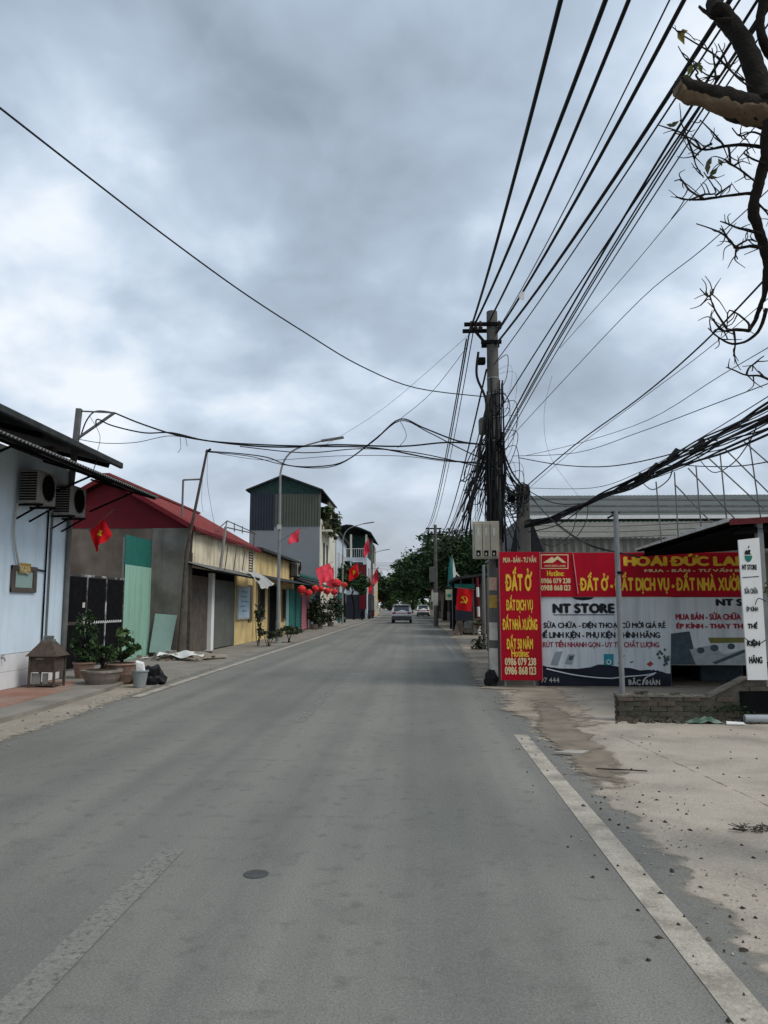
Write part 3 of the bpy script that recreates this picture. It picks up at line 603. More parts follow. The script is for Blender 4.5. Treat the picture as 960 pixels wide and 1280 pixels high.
# iron sign frame standing on the awning
f = thing('iron_frame', 'rusty open iron frame standing on the shop awning before cream wall', 'frame', (-6.6, 31, 2.9))
X1, X2 = -6.45, -7.2
def r2(pts, r=.022, m_=RUST, nm='rod'): return MB().tube(pts, r, 5).build(nm, m_, f)
a = PX(275,714,X1); b = PX(282,659,X1); r2([a,b], .05, CONC, 'tall_rod'); c = PX(318,667,X1); d = PX(315,715,X1); r2([b,c]); r2([c,d])
for px_ in (285,296,307): t = PX(px_,682,X1); q = PX(px_-4,713,X1); r2([t,q], .018)
r2([PX(287,681,X1),PX(312,683,X1)], .018); b2 = PX(265,668,X2); c2 = PX(284,651,X2-.5); d2 = PX(320,667,X2); r2([b2,c2,d2]); r2([c2,b]); r2([PX(293,654,X2-.3),PX(293,664,X1)]); r2([PX(303,658,X2-.2),PX(303,666,X1)]); r2([d2,c])
r2([PX(246,668,X2),PX(270,668,X2)], .015)
# leaning rusty cable posts at the corner of the red roofed house
f = thing('leaning_cable_post', 'dark leaning iron post tied to the red roofed house corner', 'post', (FX+.2, 24.2, 0))
t = P(259,562,24.2); q = P(233,690,24.2); MB().tube([(q.x-.15,24.2,0),q,t], [.055,.055,.04], 8).build('post', RUST, f); MB().bar(t+Vector((-.05,0,-.1)), t+Vector((.12,0,.02)), .06).build('insulator', BLACKI, f)
f = thing('bracket_post', 'thin grey post with a short top arm behind the leaning post', 'post', (FX, 25, 0))
t = P(229,600,25.0); q = P(226,690,25.0); MB().tube([(q.x-.05,25,0),q,t], .035, 6).build('post', GRMET, f); MB().bar(t, P(253,599,25.0), .05).build('arm', GRMET, f)

# ---------------------------------------------------------------- potted plants, bucket, rubbish by the gate
def plant(name, label, c, lumps, n, size, prof, potm, group=None, cat='potted plant', mis=(0,1), stems=4, seed=1, soilz=None):
    c = Vector(c); f = thing(name, label, cat, c, group); top = 0
    if prof:
        p_ = MB().lathe(c, prof, 20).build('pot', potm, f, smooth=False); top = prof[-1][1]
        MB().lathe(c, [(prof[-1][0]*.93, top-.005),(prof[-1][0]*.5, top+.015),(.01, top+.02)], 16).build('soil', SOIL, p_)
    mb = MB(); rg = random.Random(seed)
    for i in range(stems):
        cc, rr = rg.choice(lumps); e_ = c+Vector(cc)+Vector((rg.uniform(-.5,.5)*rr[0], rg.uniform(-.5,.5)*rr[1], rr[2]*.3)); s_ = c+Vector((rg.uniform(-.05,.05), rg.uniform(-.05,.05), top))
        mb.tube(spline([s_, s_.lerp(e_,.5)+Vector((rg.uniform(-.05,.05),0,.05)), e_],4), [.014-.0012*k for k in range(9)], 5)
    mb.build('stem', BARK, f)
    lm = MB(); leaves(lm, [(c+Vector(a), b) for a, b in lumps], n, size, mis, seed=seed); lm.build('foliage', [LEAF1, LEAF2, LEAF3, LEAFG], f)
    return f
LEAFG = mat('leaf_dusty', (.085,.08,.055), .9, .3, 3)
bowl = [(.22,0),(.25,.02),(.33,.16),(.37,.27),(.40,.29),(.40,.33),(.37,.33)]
plant('potted_shrub', 'tall dark leafy shrub in terracotta pot, left in front of black gate', (-7.05,16.35,.075), [((0,0,.75),(.24,.26,.42)),((.05,0,1.15),(.2,.2,.3)),((-.05,0,.4),(.2,.2,.25))], 1000, .05, [(.16,0),(.2,.18),(.22,.3),(.24,.3),(.24,.33)], TERRA, mis=(0,0,1), seed=2, stems=9)
c = G(117,861,.01); plant('potted_bonsai', 'small bushy bonsai in a wide low grey clay bowl', (c.x,c.y+.36,.012), [((0,0,.62),(.22,.2,.16)),((-.12,0,.78),(.18,.18,.14)),((.15,0,.74),(.16,.16,.12))], 520, .045, bowl, CLAYP, mis=(0,1,2), seed=3, stems=9)
c = G(143,857,.01); plant('potted_sapling', 'broad-leaved sapling in a round brown clay jar beside the bonsai bowl', (c.x,c.y+.35,.012), [((.05,0,.95),(.3,.25,.16)),((.1,0,.75),(.3,.25,.14)),((-.1,0,.6),(.25,.25,.12))], 260, .085, [(.14,0),(.2,.05),(.30,.2),(.34,.36),(.37,.4),(.35,.42)], TERRA, mis=(1,2,0), seed=4, stems=6)
c = G(171,860,.01); f = thing('bucket', 'grey plastic bucket filled with rubbish beside the clay jar', 'bucket', (c.x,c.y+.15,.012))
MB().lathe((c.x,c.y+.15,.012), [(.11,0),(.155,.30),(.17,.30),(.17,.325),(.15,.325),(.14,.28)], 18).build('shell', mat('grey_plastic',(.25,.27,.27),.5,.1,4), f)
mb = MB(); mb.prism([(c.x-.05,c.y+.1,.32),(c.x+.1,c.y+.1,.30),(c.x+.06,c.y+.12,.46),(c.x-.08,c.y+.1,.50)], (.0,.06,.03)); mb.build('scrap', WHITEP, f)
def lump(name, c, r, m_, label, cat, seed=1, amp=.3, n=3, flat=None, group=None):
    bm = bmesh.new(); bmesh.ops.create_icosphere(bm, subdivisions=n, radius=1)
    mb = MB(); c = Vector(c)
    for v in bm.verts:
        d = v.co.normalized(); k = 1+amp*mnoise.noise(d*1.7+Vector((seed*3.1,0,0)))+amp*.6*mnoise.noise(d*4+Vector((0,seed*2.3,0)))
        p_ = Vector((d.x*r[0]*k, d.y*r[1]*k, d.z*r[2]*k)); p_.z = max(p_.z, -r[2]*.6); mb.v.append(c+p_)
    bm.verts.index_update()
    for fc in bm.faces: mb.f.append(tuple(v.index for v in fc.verts)); mb.mi.append(0)
    bm.free(); o = mb.build(name, m_, loc=(c.x,c.y,c.z-r[2]*.6)); tag(o, label, cat, group); return o
c = G(187,857); lump('rubbish_bag', (c.x,c.y+.2,.14), (.22,.2,.23), BTARP, 'black plastic rubbish bag slumped right of the grey bucket', 'rubbish bag', 4, .5)
c = G(160,856); lump('rubbish_heap', (c.x,c.y+.25,.12), (.16,.16,.2), mat('brown_scrap',(.13,.06,.04),.9,.5,8), 'brown scrap heap between the clay jar and grey bucket', 'rubbish', 6, .5)
# rubble by the concrete wall
mb = MB(); rg = random.Random(11); cen = Vector((-7.1, 23.4, 0))
for i in range(60):
    a = -1; p = cen + Vector((rg.gauss(0,.55), rg.gauss(0,.6), 0)); s_ = rg.uniform(.03,.14); z = rg.uniform(0,.14)
    vs = [p+Vector((sx*s_*rg.uniform(.5,1.2), sy*s_*rg.uniform(.5,1.2), z+sz*s_*rg.uniform(.3,.9))) for sx in (-1,1) for sy in (-1,1) for sz in (0,1)]
    mb.add(vs, [(0,1,3,2),(4,6,7,5),(0,4,5,1),(2,3,7,6),(0,2,6,4),(1,5,7,3)], rg.choice((0,0,1,2,3)))
stuff(tag(mb.build('rubble', [STONE, CONCB, TERRA, WHITEP], loc=cen), 'heap of broken bricks and rubble below the concrete gable wall', 'rubble'))
lump('soil_mound', cen+Vector((.1,.2,-.02)), (1.0,1.1,.22), DIRT, 'low mound of brown earth under the rubble', 'earth', 9, .4)
mb = MB(); nu = 14
for i in range(nu+1):
    for j in range(4): u = i/nu; mb.v.append(Vector((-7.5+u*1.35, 22.3+j*.14+.2*math.sin(u*5), .14+.06*math.sin(u*9+j)+.03*j)))
for i in range(nu):
    for j in range(3): a = i*4+j; mb.f.append((a,a+1,a+5,a+4)); mb.mi.append(0)
tag(mb.build('plastic_sheet', WHITEP, loc=(-6.8,22.6,.1), smooth=True), 'torn white plastic sheet lying across the rubble', 'plastic sheet')
a = P(187,812,24.2); b = P(213,812,24.2); t0 = P(194,767,24.45); t1 = P(221,769,24.45)
mb = MB(); mb.prism([(a.x,24.15,.14),(b.x,24.15,.14),(t1.x,24.45,t1.z),(t0.x,24.45,t0.z)], (0,.03,0)); tag(mb.build('leaning_board', MINT, loc=(a.x,24.2,.1)), 'pale mint board leaning against the concrete gable wall', 'board')

# ---------------------------------------------------------------- yellow house
h = thing('yellow_house', 'long low yellow plastered house with barred windows behind the street lamp', 'house', (-9, 40, 0)); Y1b = 46.2
MB().box(-12, FX-.03, 35.0, Y1b, 0, 4.15).build('wall', YELL, h)
MB().prism([(-6.95,34.95,4.12),(-6.95,34.95,4.24),(-12,34.95,5.0),(-12,34.95,4.88)], (0,Y1b-34.95,0)).build('roof', DKMET, h)
def opening(par, X, ya, yb, za, zb, m_, frame=WHITEP, bars=0, nm='window'):
    w_ = MB().box(X, X+.02, ya, yb, za, zb).build(nm, m_, par)
    mb = MB(); mb.box(X+.002,X+.07,ya-.08,ya,za-.06,zb+.06); mb.box(X+.002,X+.07,yb,yb+.08,za-.06,zb+.06); mb.box(X+.004,X+.068,ya,yb,zb,zb+.06)
    if za > .3: mb.box(X+.004,X+.1,ya-.1,yb+.1,za-.1,za)
    mb.build('frame', frame, w_)
    if bars:
        bb = MB()
        for i in range(bars): y = ya+(yb-ya)*(i+.5)/bars; bb.box(X+.03,X+.045,y-.015,y+.015,za,zb)
        bb.build('bar', RUST, w_)
    return w_
opening(h, FX-.03, 35.9, 37.1, 1.05, 2.5, DARK, BRSHUT, 6); opening(h, FX-.03, 38.3, 41.2, .05, 2.6, DARK, BRSHUT, 0, 'doorway'); opening(h, FX-.03, 42.2, 43.2, .9, 2.45, DARK, BRSHUT, 4)
MB().box(FX-.03,FX+.02,43.5,44.4,.05,2.5).build('door', TEALP, h); MB().box(FX-.03,FX+.05,44.5,46.1,.05,2.55).build('door', TEAL, h)
aw = MB().corr((-6.15,34.8,2.72),(-6.15,46.0,2.80),(FX,46.0,3.08),(FX,34.8,3.04), 50, .02).build('awning', DKMET, h)
mb = MB()
for Y in (36,38.4,40.8,43.2,45.6): mb.bar((-6.2,Y,2.7),(FX,Y,3.0), .04)
mb.build('awning_frame', BLACKI, aw)
aircon(44.6, 3.3, 'outdoor air conditioner on the end of the yellow house', FX-.03, .9, .4, .75)

# ---------------------------------------------------------------- green fronted shop with lanterns
h = thing('green_shop', 'low shop with teal doors and pink roller shutter behind red lanterns', 'shop', (-9, 53, 0))
MB().box(-12, FX-.05, 46.3, 59.8, 0, 3.35).build('wall', mat('dull_teal',(.06,.11,.10),.9,.2,2,streak=.4), h)
MB().prism([(-6.9,46.25,3.36),(-6.9,46.25,3.5),(-12,46.25,4.6),(-12,46.25,4.46)], (0,13.5,0)).build('roof', DGREEN, h)
MB().box(FX-.05,FX+.02,47.2,49.0,0,2.7).build('door', TEAL, h)
MB().corr((FX+.02,49.4,.05),(FX+.02,53.0,.05),(FX+.02,53.0,2.6),(FX+.02,49.4,2.6), 2, .005).build('shutter', PINK, h)
mb = MB()
for i in range(14): mb.box(FX+.025,FX+.04,49.4,53.0,.1+i*.18,.13+i*.18)
mb.build('shutter_slat', PINK, h); MB().box(FX-.05,FX+.03,53.4,56.2,.05,2.5).build('door', TEALP, h); MB().cbox(FX-.05,FX+.1,56.4,57.1,0,3.3,.01).build('pillar', CONC, h)
aw = MB().corr((-6.0,46.1,2.82),(-6.0,59.5,2.85),(FX,59.5,3.3),(FX,46.1,3.3), 50, .02).build('awning', DKMET, h)
aircon(50.5, 3.75, 'white air conditioner above the green shop roof', -8.2, 1.1, .45, .85)
# lanterns strung along the awning edges
def lantern(c, r, label):
    c = Vector(c); f = thing('red_lantern', label, 'lantern', c-Vector((0,0,r*1.2)), 'red paper lanterns over the shop fronts')
    prof = [(r*.35,-r*.8)]+[(r*math.cos(t)*(1 if k % 2 else .95), r*.82*math.sin(t)) for k, t in enumerate([x*math.pi/14 for x in range(-5,6)])]+[(r*.35,r*.8)]
    MB().lathe(c, prof, 16).jitter(r*.16,4.0/r*.5).build('shade', LANTR, f)
    mb = MB(); mb.lathe(c, [(r*.38,r*.78),(r*.38,r*.92)], 10); mb.lathe(c, [(r*.38,-r*.92),(r*.38,-r*.78)], 10); mb.build('cap', GOLD, f)
    mb = MB(); mb.lathe(c, [(r*.05,-r*1.5),(r*.16,-r*1.45),(r*.1,-r*.92)], 8); mb.build('tassel', LANTR, f); MB().tube([c+Vector((0,0,r*.9)), c+Vector((0,0,r*1.5))], .008, 4).build('cord', RUBBER, f)
for px_, py_, X, rr, lab in ((377,737,-6.0,.25,'red paper lantern, leftmost of the row under the shop awning'),(386,741,-5.95,.21,'red paper lantern, second from the left under the shop awning'),(394,736,-5.95,.23,'red paper lantern, third from the left under the shop awning'),
        (401,736,-5.9,.22,'red paper lantern in the middle of the row near the drooping flags'),(409,739,-5.9,.25,'red paper lantern right of the middle under the shop awning'),(418,740,-5.9,.26,'red paper lantern hanging lowest at the right end of the row'),(421,729,-5.9,.38,'large red and gold lantern above the right end of the row'),(431,731,-5.9,.24,'red lantern half hidden by the second lamp post')):
    lantern(PX(px_,py_,X), rr, lab)
# drooping big flags
flag(P(417,702,48.6), P(394,711,48.3), .85, .95, FLAGP, 'faded red flag hanging upper left of the pair over the lanterns', star=False, seed=5, wind=(.3,-.25))
flag(P(416,710,47.4), P(398,717,47.1), .75, .85, FLAGP, 'large crumpled pinkish red flag hanging just above the lanterns', star=False, seed=8, wind=(.15,-.3))

# ---------------------------------------------------------------- street lamps
def street_lamp(X, Y, label, hgt=8.95, reach=2.6):
    f = thing('street_lamp', label, 'street lamp', (X,Y,0), 'street lamps on the left pavement')
    MB().lathe((X,Y,0), [(.16,0),(.16,.05),(.10,.07),(.095,.9),(.08,1.0),(.065,4.5),(.05,6.9)], 12).build('pole', LAMPG, f)
    pts = spline([(X,Y,6.9),(X+.02,Y,7.5),(X+.25,Y,8.1),(X+.75,Y,8.5),(X+reach-.75,Y,hgt-.12)], 6); MB().tube(pts, [.05-.0006*i for i in range(len(pts))], 8).build('arm', LAMPG, f)
    e_ = Vector(pts[-1]); d = Vector((.985,0,.15)); mb = MB(); mb.bar(e_-d*.05, e_+d*.95, .22, .07); hd = mb.build('lamp_head', GRMET, f); MB().bar(e_+d*.25+Vector((0,0,-.04)), e_+d*.85+Vector((0,0,-.04)), .16, .02).build('lens', OFFW, hd)
    MB().box(X-.09,X+.09,Y-.12,Y-.06,4.9,5.1).build('clamp', OFFW, f)
c = G(347,804); street_lamp(c.x, c.y, 'grey street lamp with curved arm, nearest, before the yellow house')
lx, ly = c.x, c.y; flag((lx+.02,ly-.1,4.35), P(376,660,ly-.3), .55, .5, FLAGP, 'red flag on a slanted stick fixed to the nearest street lamp', seed=11, star=False, wind=(-.05,-.3))
c = G(428,780); street_lamp(c.x, c.y, 'grey street lamp with curved arm, second along the street')
flag((c.x+.1,c.y-.1,4.4), P(447,703,c.y-.3), 1.15, .95, FLAGR, 'red flag with yellow star on the second street lamp', seed=13, wind=(.15,0))
street_lamp(-6.1, 101, 'grey street lamp, third and farthest along the street')
flag((-6.0,100.8,4.6), (-4.9,100.6,6.6), 1.6, 1.4, FLAGP, 'faded red flag on the farthest street lamp', star=False, seed=17, wind=(.1,0))

# ---------------------------------------------------------------- tall grey building with gabled metal top
TX = -7.5; TY = 60.0
h = thing('tall_grey_building', 'tall narrow grey building with olive metal top storey and gabled roof', 'building', (-10.2, 65, 0)); xl = P(311,700,TY).x; xr = TX; xm = P(343,640,TY).x
zc0 = P(350,658,TY).z; ze = P(400,612,TY).z; za = P(354,596,TY).z; xa = P(354,596,TY).x; TE = 71.0
MB().box(xl, xr, TY, TE, 0, zc0).build('wall', GREYW, h)
MB().box(xr+.002, xr+.08, TY+.02, TE, 0, zc0+.6).build('street_wall', CREAM2, h)
MB().corr((xm,TY-.03,zc0),(xr,TY-.03,zc0),(xr,TY-.03,ze-.35),(xm,TY-.03,ze-.35), 16, .03).build('cladding', OLIVE, h)
MB().corr((xl,TY-.03,zc0-.3),(xm,TY-.03,zc0-.3),(xm,TY-.03,ze-.2),(xl,TY-.03,ze-.2), 9, .03).build('cladding', NAVY, h, label='dark navy corrugated panel')
MB().box(xl,xl+.1,TY,TE,zc0,ze).build('side_cladding', OLIVE, h); MB().box(xl,xr-1.6,TY+4,TY+4.1,zc0,ze).build('inner_wall', DARK, h)
MB().prism([(xl,TY-.02,ze-.35),(xr,TY-.02,ze-.35),(xr,TY-.02,ze),(xa,TY-.02,za),(xl,TY-.02,ze)], (0,.06,0)).build('gable_netting', GNET, h)
mb = MB(); mb.prism([(xl-.3,TY-.3,ze-.1),(xa,TY-.3,za+.02),(xa,TY-.3,za+.14),(xl-.3,TY-.3,ze+.02)], (0,TE-TY+.3,0)); mb.prism([(xa,TY-.3,za+.02),(xr+.25,TY-.3,ze-.12),(xr+.25,TY-.3,ze-.0),(xa,TY-.3,za+.14)], (0,TE-TY+.3,0)); mb.build('roof', DKMET, h)
MB().box(xl,xr,TE-.3,TE-.1,zc0,ze).build('rear_wall', OLIVE, h); MB().box(xr-.1,xr+.03,TY+6.2,TE,zc0+.6,ze).build('upper_street_wall', CREAM2, h); MB().cbox(xr-.15,xr+.05,TY,TY+.3,zc0,ze,.02).build('corner_post', OLIVE, h); MB().box(xr-1.2,xr-1.1,TY+.1,TY+6.2,zc0,ze).build('terrace_back', DARK, h)
for ya in (61.8, 64.0): opening(h, xr+.08, ya, ya+.6, 4.0, 6.6, DARK, GRMET)
bl = MB().box(xr+.08,xr+.9,60.6,66,zc0-.35,zc0-.2).build('balcony', CREAM2, h)
mb = MB()
for i in range(14): y = 60.7+i*.4; mb.bar((xr+.88,y,zc0-.2),(xr+.88,y,zc0+.7), .03)
mb.bar((xr+.88,60.6,zc0+.7),(xr+.88,66,zc0+.7), .05); mb.build('railing', BLACKI, bl)
for i, (y, z, n) in enumerate(((61.2,.5,'left'),(63.2,.6,'middle'),(65.2,.4,'right'))):
    c = Vector((xr+.45,y,zc0-.2)); f = thing('balcony_plant', {'left':'bushy brown-green balcony plant nearest the grey gable wall','middle':'bushy brown-green balcony plant in the middle of the balcony','right':'bushy brown-green balcony plant at the far end of the balcony'}[n], 'plant', c, 'plants on the tall building balcony')
    MB().lathe(c, [(.2,0),(.28,.4)], 12).build('pot', TERRA, f); lm = MB(); leaves(lm, [(c+Vector((.15,0,1.0)),(.55,.8,.9)),(c+Vector((.3,0,.2)),(.4,.7,.6))], 420, .16, (0,1,2), seed=i+30); lm.build('foliage', [LEAF1, mat('leaf_brown',(.11,.085,.06),.8,.3,3), LEAF2], f)
# pale building next door
h = thing('pale_building', 'pale blue white narrow building with sloping parapet beside the tall one', 'building', (-10, 76, 0))
MB().prism([(-7.3,71.1,0),(-7.3,81.5,0),(-7.3,81.5,8.0),(-7.3,71.1,8.3)], (-5,0,0)).build('wall', PBLUE, h)
MB().prism([(-7.0,71.1,8.3),(-7.0,81.7,8.0),(-7.0,81.7,8.2),(-7.0,71.1,8.5)], (-5.5,0,0)).build('roof', DKMET, h)
for ya, za_ in ((72.3,4.4),(75.5,4.4),(78.6,4.4)): opening(h, -7.3, ya, ya+1.2, za_, za_+2.2, GLASS, WHITEP)
opening(h, -7.3, 72.5, 76, .05, 2.8, TEAL, GRMET, 0, 'door'); opening(h, -7.3, 77, 80.5, .05, 2.8, DARK, GRMET, 0, 'door')
# building with green canopy terrace
h = thing('terrace_building', 'three storey building with a dark green canopy over its roof terrace', 'building', (-7.8, 100, 0)); BX0, BX1, BY = -9.6, -5.75, 92
def zat(py, Y=BY): return EYE+(757-py)/960*Y
MB().box(BX0,BX1,BY,112,0,zat(697)).build('wall', PBLUE, h)
MB().box(BX0+1.0,BX1-.05,BY+2,111,zat(697),zat(668)).build('terrace_room', GNET, h)
for X in (BX0+.1, BX0+1.9, BX1-.1): MB().cbox(X-.12,X+.12,BY+.05,BY+.3,zat(697),zat(668),.02).build('column', CREAM2, h)
MB().cbox(BX1-.2,BX1+.25,BY+8,BY+8.6,0,zat(665),.03).build('column', CONC, h); MB().cbox(BX1-.2,BX1+.2,BY+17,BY+17.6,0,zat(672),.03).build('column', CREAM2, h)
cp = MB(); pts = []
for i in range(9):
    t = i/8; x = BX0-.4+(BX1-BX0+.9)*t; z = zat((671,662,658.5,657,657.5,659.5,661.5,664,667)[i]); pts.append((x,z))
for i in range(8): cp.prism([(pts[i][0],BY-.4,pts[i][1]),(pts[i+1][0],BY-.4,pts[i+1][1]),(pts[i+1][0],BY-.4,pts[i+1][1]+.12),(pts[i][0],BY-.4,pts[i][1]+.12)], (0,19,0))
cp.build('canopy', GNET, h)
mb = MB(); mb.bar((BX0,BY+.1,zat(686)),(BX1,BY+.1,zat(686)), .06)
for i in range(16): x = BX0+(BX1-BX0)*i/15; mb.bar((x,BY+.1,zat(697)),(x,BY+.1,zat(686)), .03)
mb.build('railing', WHITEP, h)
for xa_, xb_, za_, zb_ in ((BX0+.6,BX0+1.8,zat(716),zat(703)),(BX0+2.3,BX0+3.4,zat(716),zat(703)),(BX0+.6,BX0+1.8,zat(738),zat(725))):
    q = MB().box(xa_,xb_,BY-.03,BY-.005,za_,zb_).build('window', GLASS, h); mb = MB(); mb.box(xa_-.08,xa_,BY-.06,BY-.003,za_-.05,zb_+.05); mb.box(xb_,xb_+.08,BY-.06,BY-.003,za_-.05,zb_+.05); mb.box(xa_,xb_,BY-.06,BY-.003,zb_,zb_+.06); mb.build('frame', WHITEP, q)
for i in range(3): opening(h, BX1, 93.5+i*3.0, 95.2+i*3.0, 4.2, 6.2, DARK, WHITEP)
MB().box(BX0+1.2,BX1-.2,BY-.08,BY-.01,.05,2.9).build('front_shutter', NAVY, h); MB().box(BX1-.9,BX1-.05,BY-.14,BY-.10,1.2,6.5).build('hanging_banner', REDCLAD, h)
MB().box(BX1,BX1+.08,94,107,.05,3.0).build('shop_front', NAVY, h); MB().box(BX1+.085,BX1+.1,95,106,3.1,4.0).build('shop_sign', SIGNR, h)
# farther houses on both sides
def far_house(X0, X1, Y0_, Y1_, H, wm, label, rm=DKMET, side=1, pitch=.8, name='far_house', rows=((1.0,2.2),(4.0,5.6))):
    h = thing(name, label, 'house', ((X0+X1)/2,(Y0_+Y1_)/2,0), 'houses far down the street'); MB().box(X0,X1,Y0_,Y1_,0,H).build('wall', wm, h)
    mb = MB(); xm_ = (X0+X1)/2; mb.prism([(X0-.3,Y0_-.3,H),(X1+.3,Y0_-.3,H),(X1+.3,Y0_-.3,H+.12),(xm_,Y0_-.3,H+pitch),(X0-.3,Y0_-.3,H+.12)], (0,Y1_-Y0_+.6,0)); mb.build('roof', rm, h)
    Xf = X1 if side > 0 else X0-.02; k = max(1, int((Y1_-Y0_)/4))
    for za_, zb_ in rows:
        if zb_ > H-.2: continue
        for i in range(k): y = Y0_+1+i*4; opening(h, Xf, y, y+1.6, za_, zb_, DARK, WHITEP) if side > 0 else MB().box(X0-.03,X0-.005,y,y+1.6,za_,zb_).build('window', DARK, h)
    for i in range(max(1,int((X1-X0)/2.5))): x = X0+.6+i*2.5; MB().box(x,x+1.1,Y0_-.03,Y0_-.005,1.2,2.5).build('window', DARK, h)
    return h
far_house(-11,-6.2,118,128,6.2,YELL,'narrow yellowish two storey house beyond the terrace building'); far_house(-11.5,-6.8,130,142,7.5,CREAM2,'pale house beyond the narrow yellowish one',DGREEN)
far_house(-14,-8.5,146,158,6,GREYW,'grey house far down the left side',REDROOF); far_house(-15,-9.6,162,180,7,PBLUE,'pale blue house at the far left end of the street')
far_house(-20,-13,82.5,90,6.5,CONC,'grey concrete house set back behind the pale building')

# cloths of shop flags hung low along the left pavement
for i, (px_, py_, X, lab) in enumerate(((417,708,-6.6,'dull red flag close to the pale building wall'),(461,672,-5.5,'red banner flag high on the terrace building front'),(463,720,-5.5,'red flag hanging at first floor of the terrace building'),(478,738,-6.5,'small red flag far down the left pavement'))):
    t = PX(px_,py_,X); flag(t+Vector((-.5,.1,-.9)), t, 1.5, 1.2, FLAGP if i < 2 else FLAGR, lab, star=False, seed=40+i, wind=(.1,0))

# shrubs and pots along the left pavement
def bush(px_, py_, rx, rz, label, n=420, size=.12, mis=(0,1), seed=1, pot=True):
    c = G(px_,py_); plant('pavement_shrub', label, (c.x,c.y,.008), [((0,0,.35+rz*.5),(rx,rx,rz*.6)),((rx*.4,0,.3+rz),(rx*.6,rx*.6,rz*.4))], n, size, [(.2,0),(.28,.3),(.3,.34)] if pot else None, CLAYP, 'shrubs along the left pavement', 'shrub', mis, 5, seed)
bush(322,808,.22,1.1,'slim dark plant in a pot against the yellow pilaster',150,.1,(0,3),51,False); bush(336,808,.45,.25,'low clipped bush left of the nearest street lamp',420,.07,(0,3),52,False); bush(361,803,.6,.3,'spreading grey-green bush right of the nearest street lamp',600,.08,(0,1,3),53,False)
bush(393,787,.45,1.6,'tall dark plant beside the pink shutter',800,.13,(0,0,3),54); bush(399,786,.8,.7,'low dark bush in front of the pink shutter corner',520,.12,(0,3),55); bush(413,783,1.0,1.7,'large grey-brown bush below the red and gold lantern',1100,.14,(0,0,3),56)

# ---------------------------------------------------------------- trees
def tree(label, X, Y, lumps, n, size, mis, seed, tr=.2, th=3.5, group='street trees', name='street_tree'):
    f = thing(name, label, 'tree', (X,Y,0), group); mb = MB(); rg = random.Random(seed)
    top = Vector((X+rg.uniform(-.3,.3),Y,th)); mb.tube(spline([(X,Y,0),(X+.08,Y,th*.5),top],4), [tr*1.25,tr*1.1,tr*1.05,tr,tr,tr*.95,tr*.9,tr*.85,tr*.8], 8)
    for c, r in lumps:
        e_ = Vector((X,Y,0))+Vector(c); mb.tube(spline([top, top.lerp(e_,.5)+Vector((rg.uniform(-.4,.4),0,.3)), e_],4), [tr*.6-.05*tr*k for k in range(9)], 6)
        for j in range(3): q = e_+Vector((rg.uniform(-.7,.7)*r[0],rg.uniform(-.7,.7)*r[1],rg.uniform(-.3,.8)*r[2])); mb.tube([top.lerp(e_,.6), q], [tr*.25,tr*.06], 5)
    mb.build('trunk', BARK, f); lm = MB(); leaves(lm, [(Vector((X,Y,0))+Vector(c), r) for c, r in lumps], n, size, mis, seed=seed); lm.build('crown', [LEAF1, LEAF2, LEAF3], f); return f
tree('dense dark tree overhanging the right pavement beyond the second utility pole', 3.6, 68, [((0,0,5.6),(2.6,2.6,1.9)),((-1.9,0,5.0),(1.7,2,1.5)),((1.7,0,6.4),(1.9,2,1.7)),((2.5,0,4.6),(1.8,2,1.6)),((-.3,0,7.3),(1.4,1.6,1.1))], 9500, .19, (0,0,1), 61)
tree('broad dark tree behind the dense one, leaning over the road', 3.1, 82, [((0,0,6.6),(2.8,2.8,2.2)),((-2.6,0,5.6),(2.0,2.2,1.7)),((2.4,0,6.8),(2.2,2.2,2.0)),((-1.2,0,8.3),(1.6,1.6,1.2)),((1.2,0,4.4),(2.2,2,1.6))], 9500, .21, (0,1), 62)
tree('tall tree whose branches reach over the middle of the road', 2.9, 100, [((0,0,6.4),(3,3,2.3)),((-3.4,0,6.0),(2.4,2.5,2.0)),((-4.2,0,4.4),(1.6,2,1.1)),((2.4,0,6.8),(2.4,2.4,2.0))], 8000, .24, (0,1,1), 63)
tree('rounded tree right behind the green folded umbrella', 6.4, 60, [((0,0,5.0),(2.2,2.2,1.8)),((1.5,0,6.2),(1.6,1.8,1.4)),((-1.5,0,5.8),(1.5,1.6,1.3))], 6000, .19, (0,1), 64)
tree('tree behind the meter boxes on the right', 9.5, 66, [((0,0,5.0),(2.4,2.4,2.0)),((-1.9,0,4.2),(1.6,1.8,1.5))], 4500, .2, (0,0,1), 65)
tree('distant tree closing the right side of the street', 1.2, 128, [((0,0,5.5),(3.2,3,2.6)),((-3.2,0,5.4),(2.2,2.4,1.8)),((2.6,0,6.2),(2.6,2.4,2.2))], 3600, .4, (0,1,1), 66)
tree('distant roadside tree on the left, dark and rounded', -9.4, 132, [((2.2,0,5.2),(2.6,2.6,2.2)),((3.8,0,4.0),(1.8,2,1.6)),((0,0,5.8),(2.4,2.4,1.8))], 3600, .36, (0,0,1), 67)
tree('far tree on the left kerb near the vanishing point', -12.4, 165, [((2,0,5.6),(3.4,3,2.8)),((4.8,0,5.0),(2.2,2.4,2.0))], 3200, .42, (0,1,1), 68)
tree('far pale tree at the very end of the street', -7.8, 235, [((0,0,6),(5,4,4)),((5,0,6.2),(4,4,3.5)),((-6,0,6),(5,4,4))], 4200, .6, (1,1,2), 69, .3, 4)
tree('far tree on the right near the end of the street', -.6, 165, [((0,0,5.6),(3.2,3,2.8)),((-3,0,6.8),(2,2.4,1.6)),((3,0,6.0),(3,3,2.5))], 3400, .44, (0,1,1), 70)
tree('small street tree with dark crown behind the second street lamp', -6.7, 73, [((0,0,4.2),(1.0,1.8,.9)),((.3,0,5.0),(.8,1.2,.7))], 1300, .2, (0,0,1), 71, .12, 2.8)
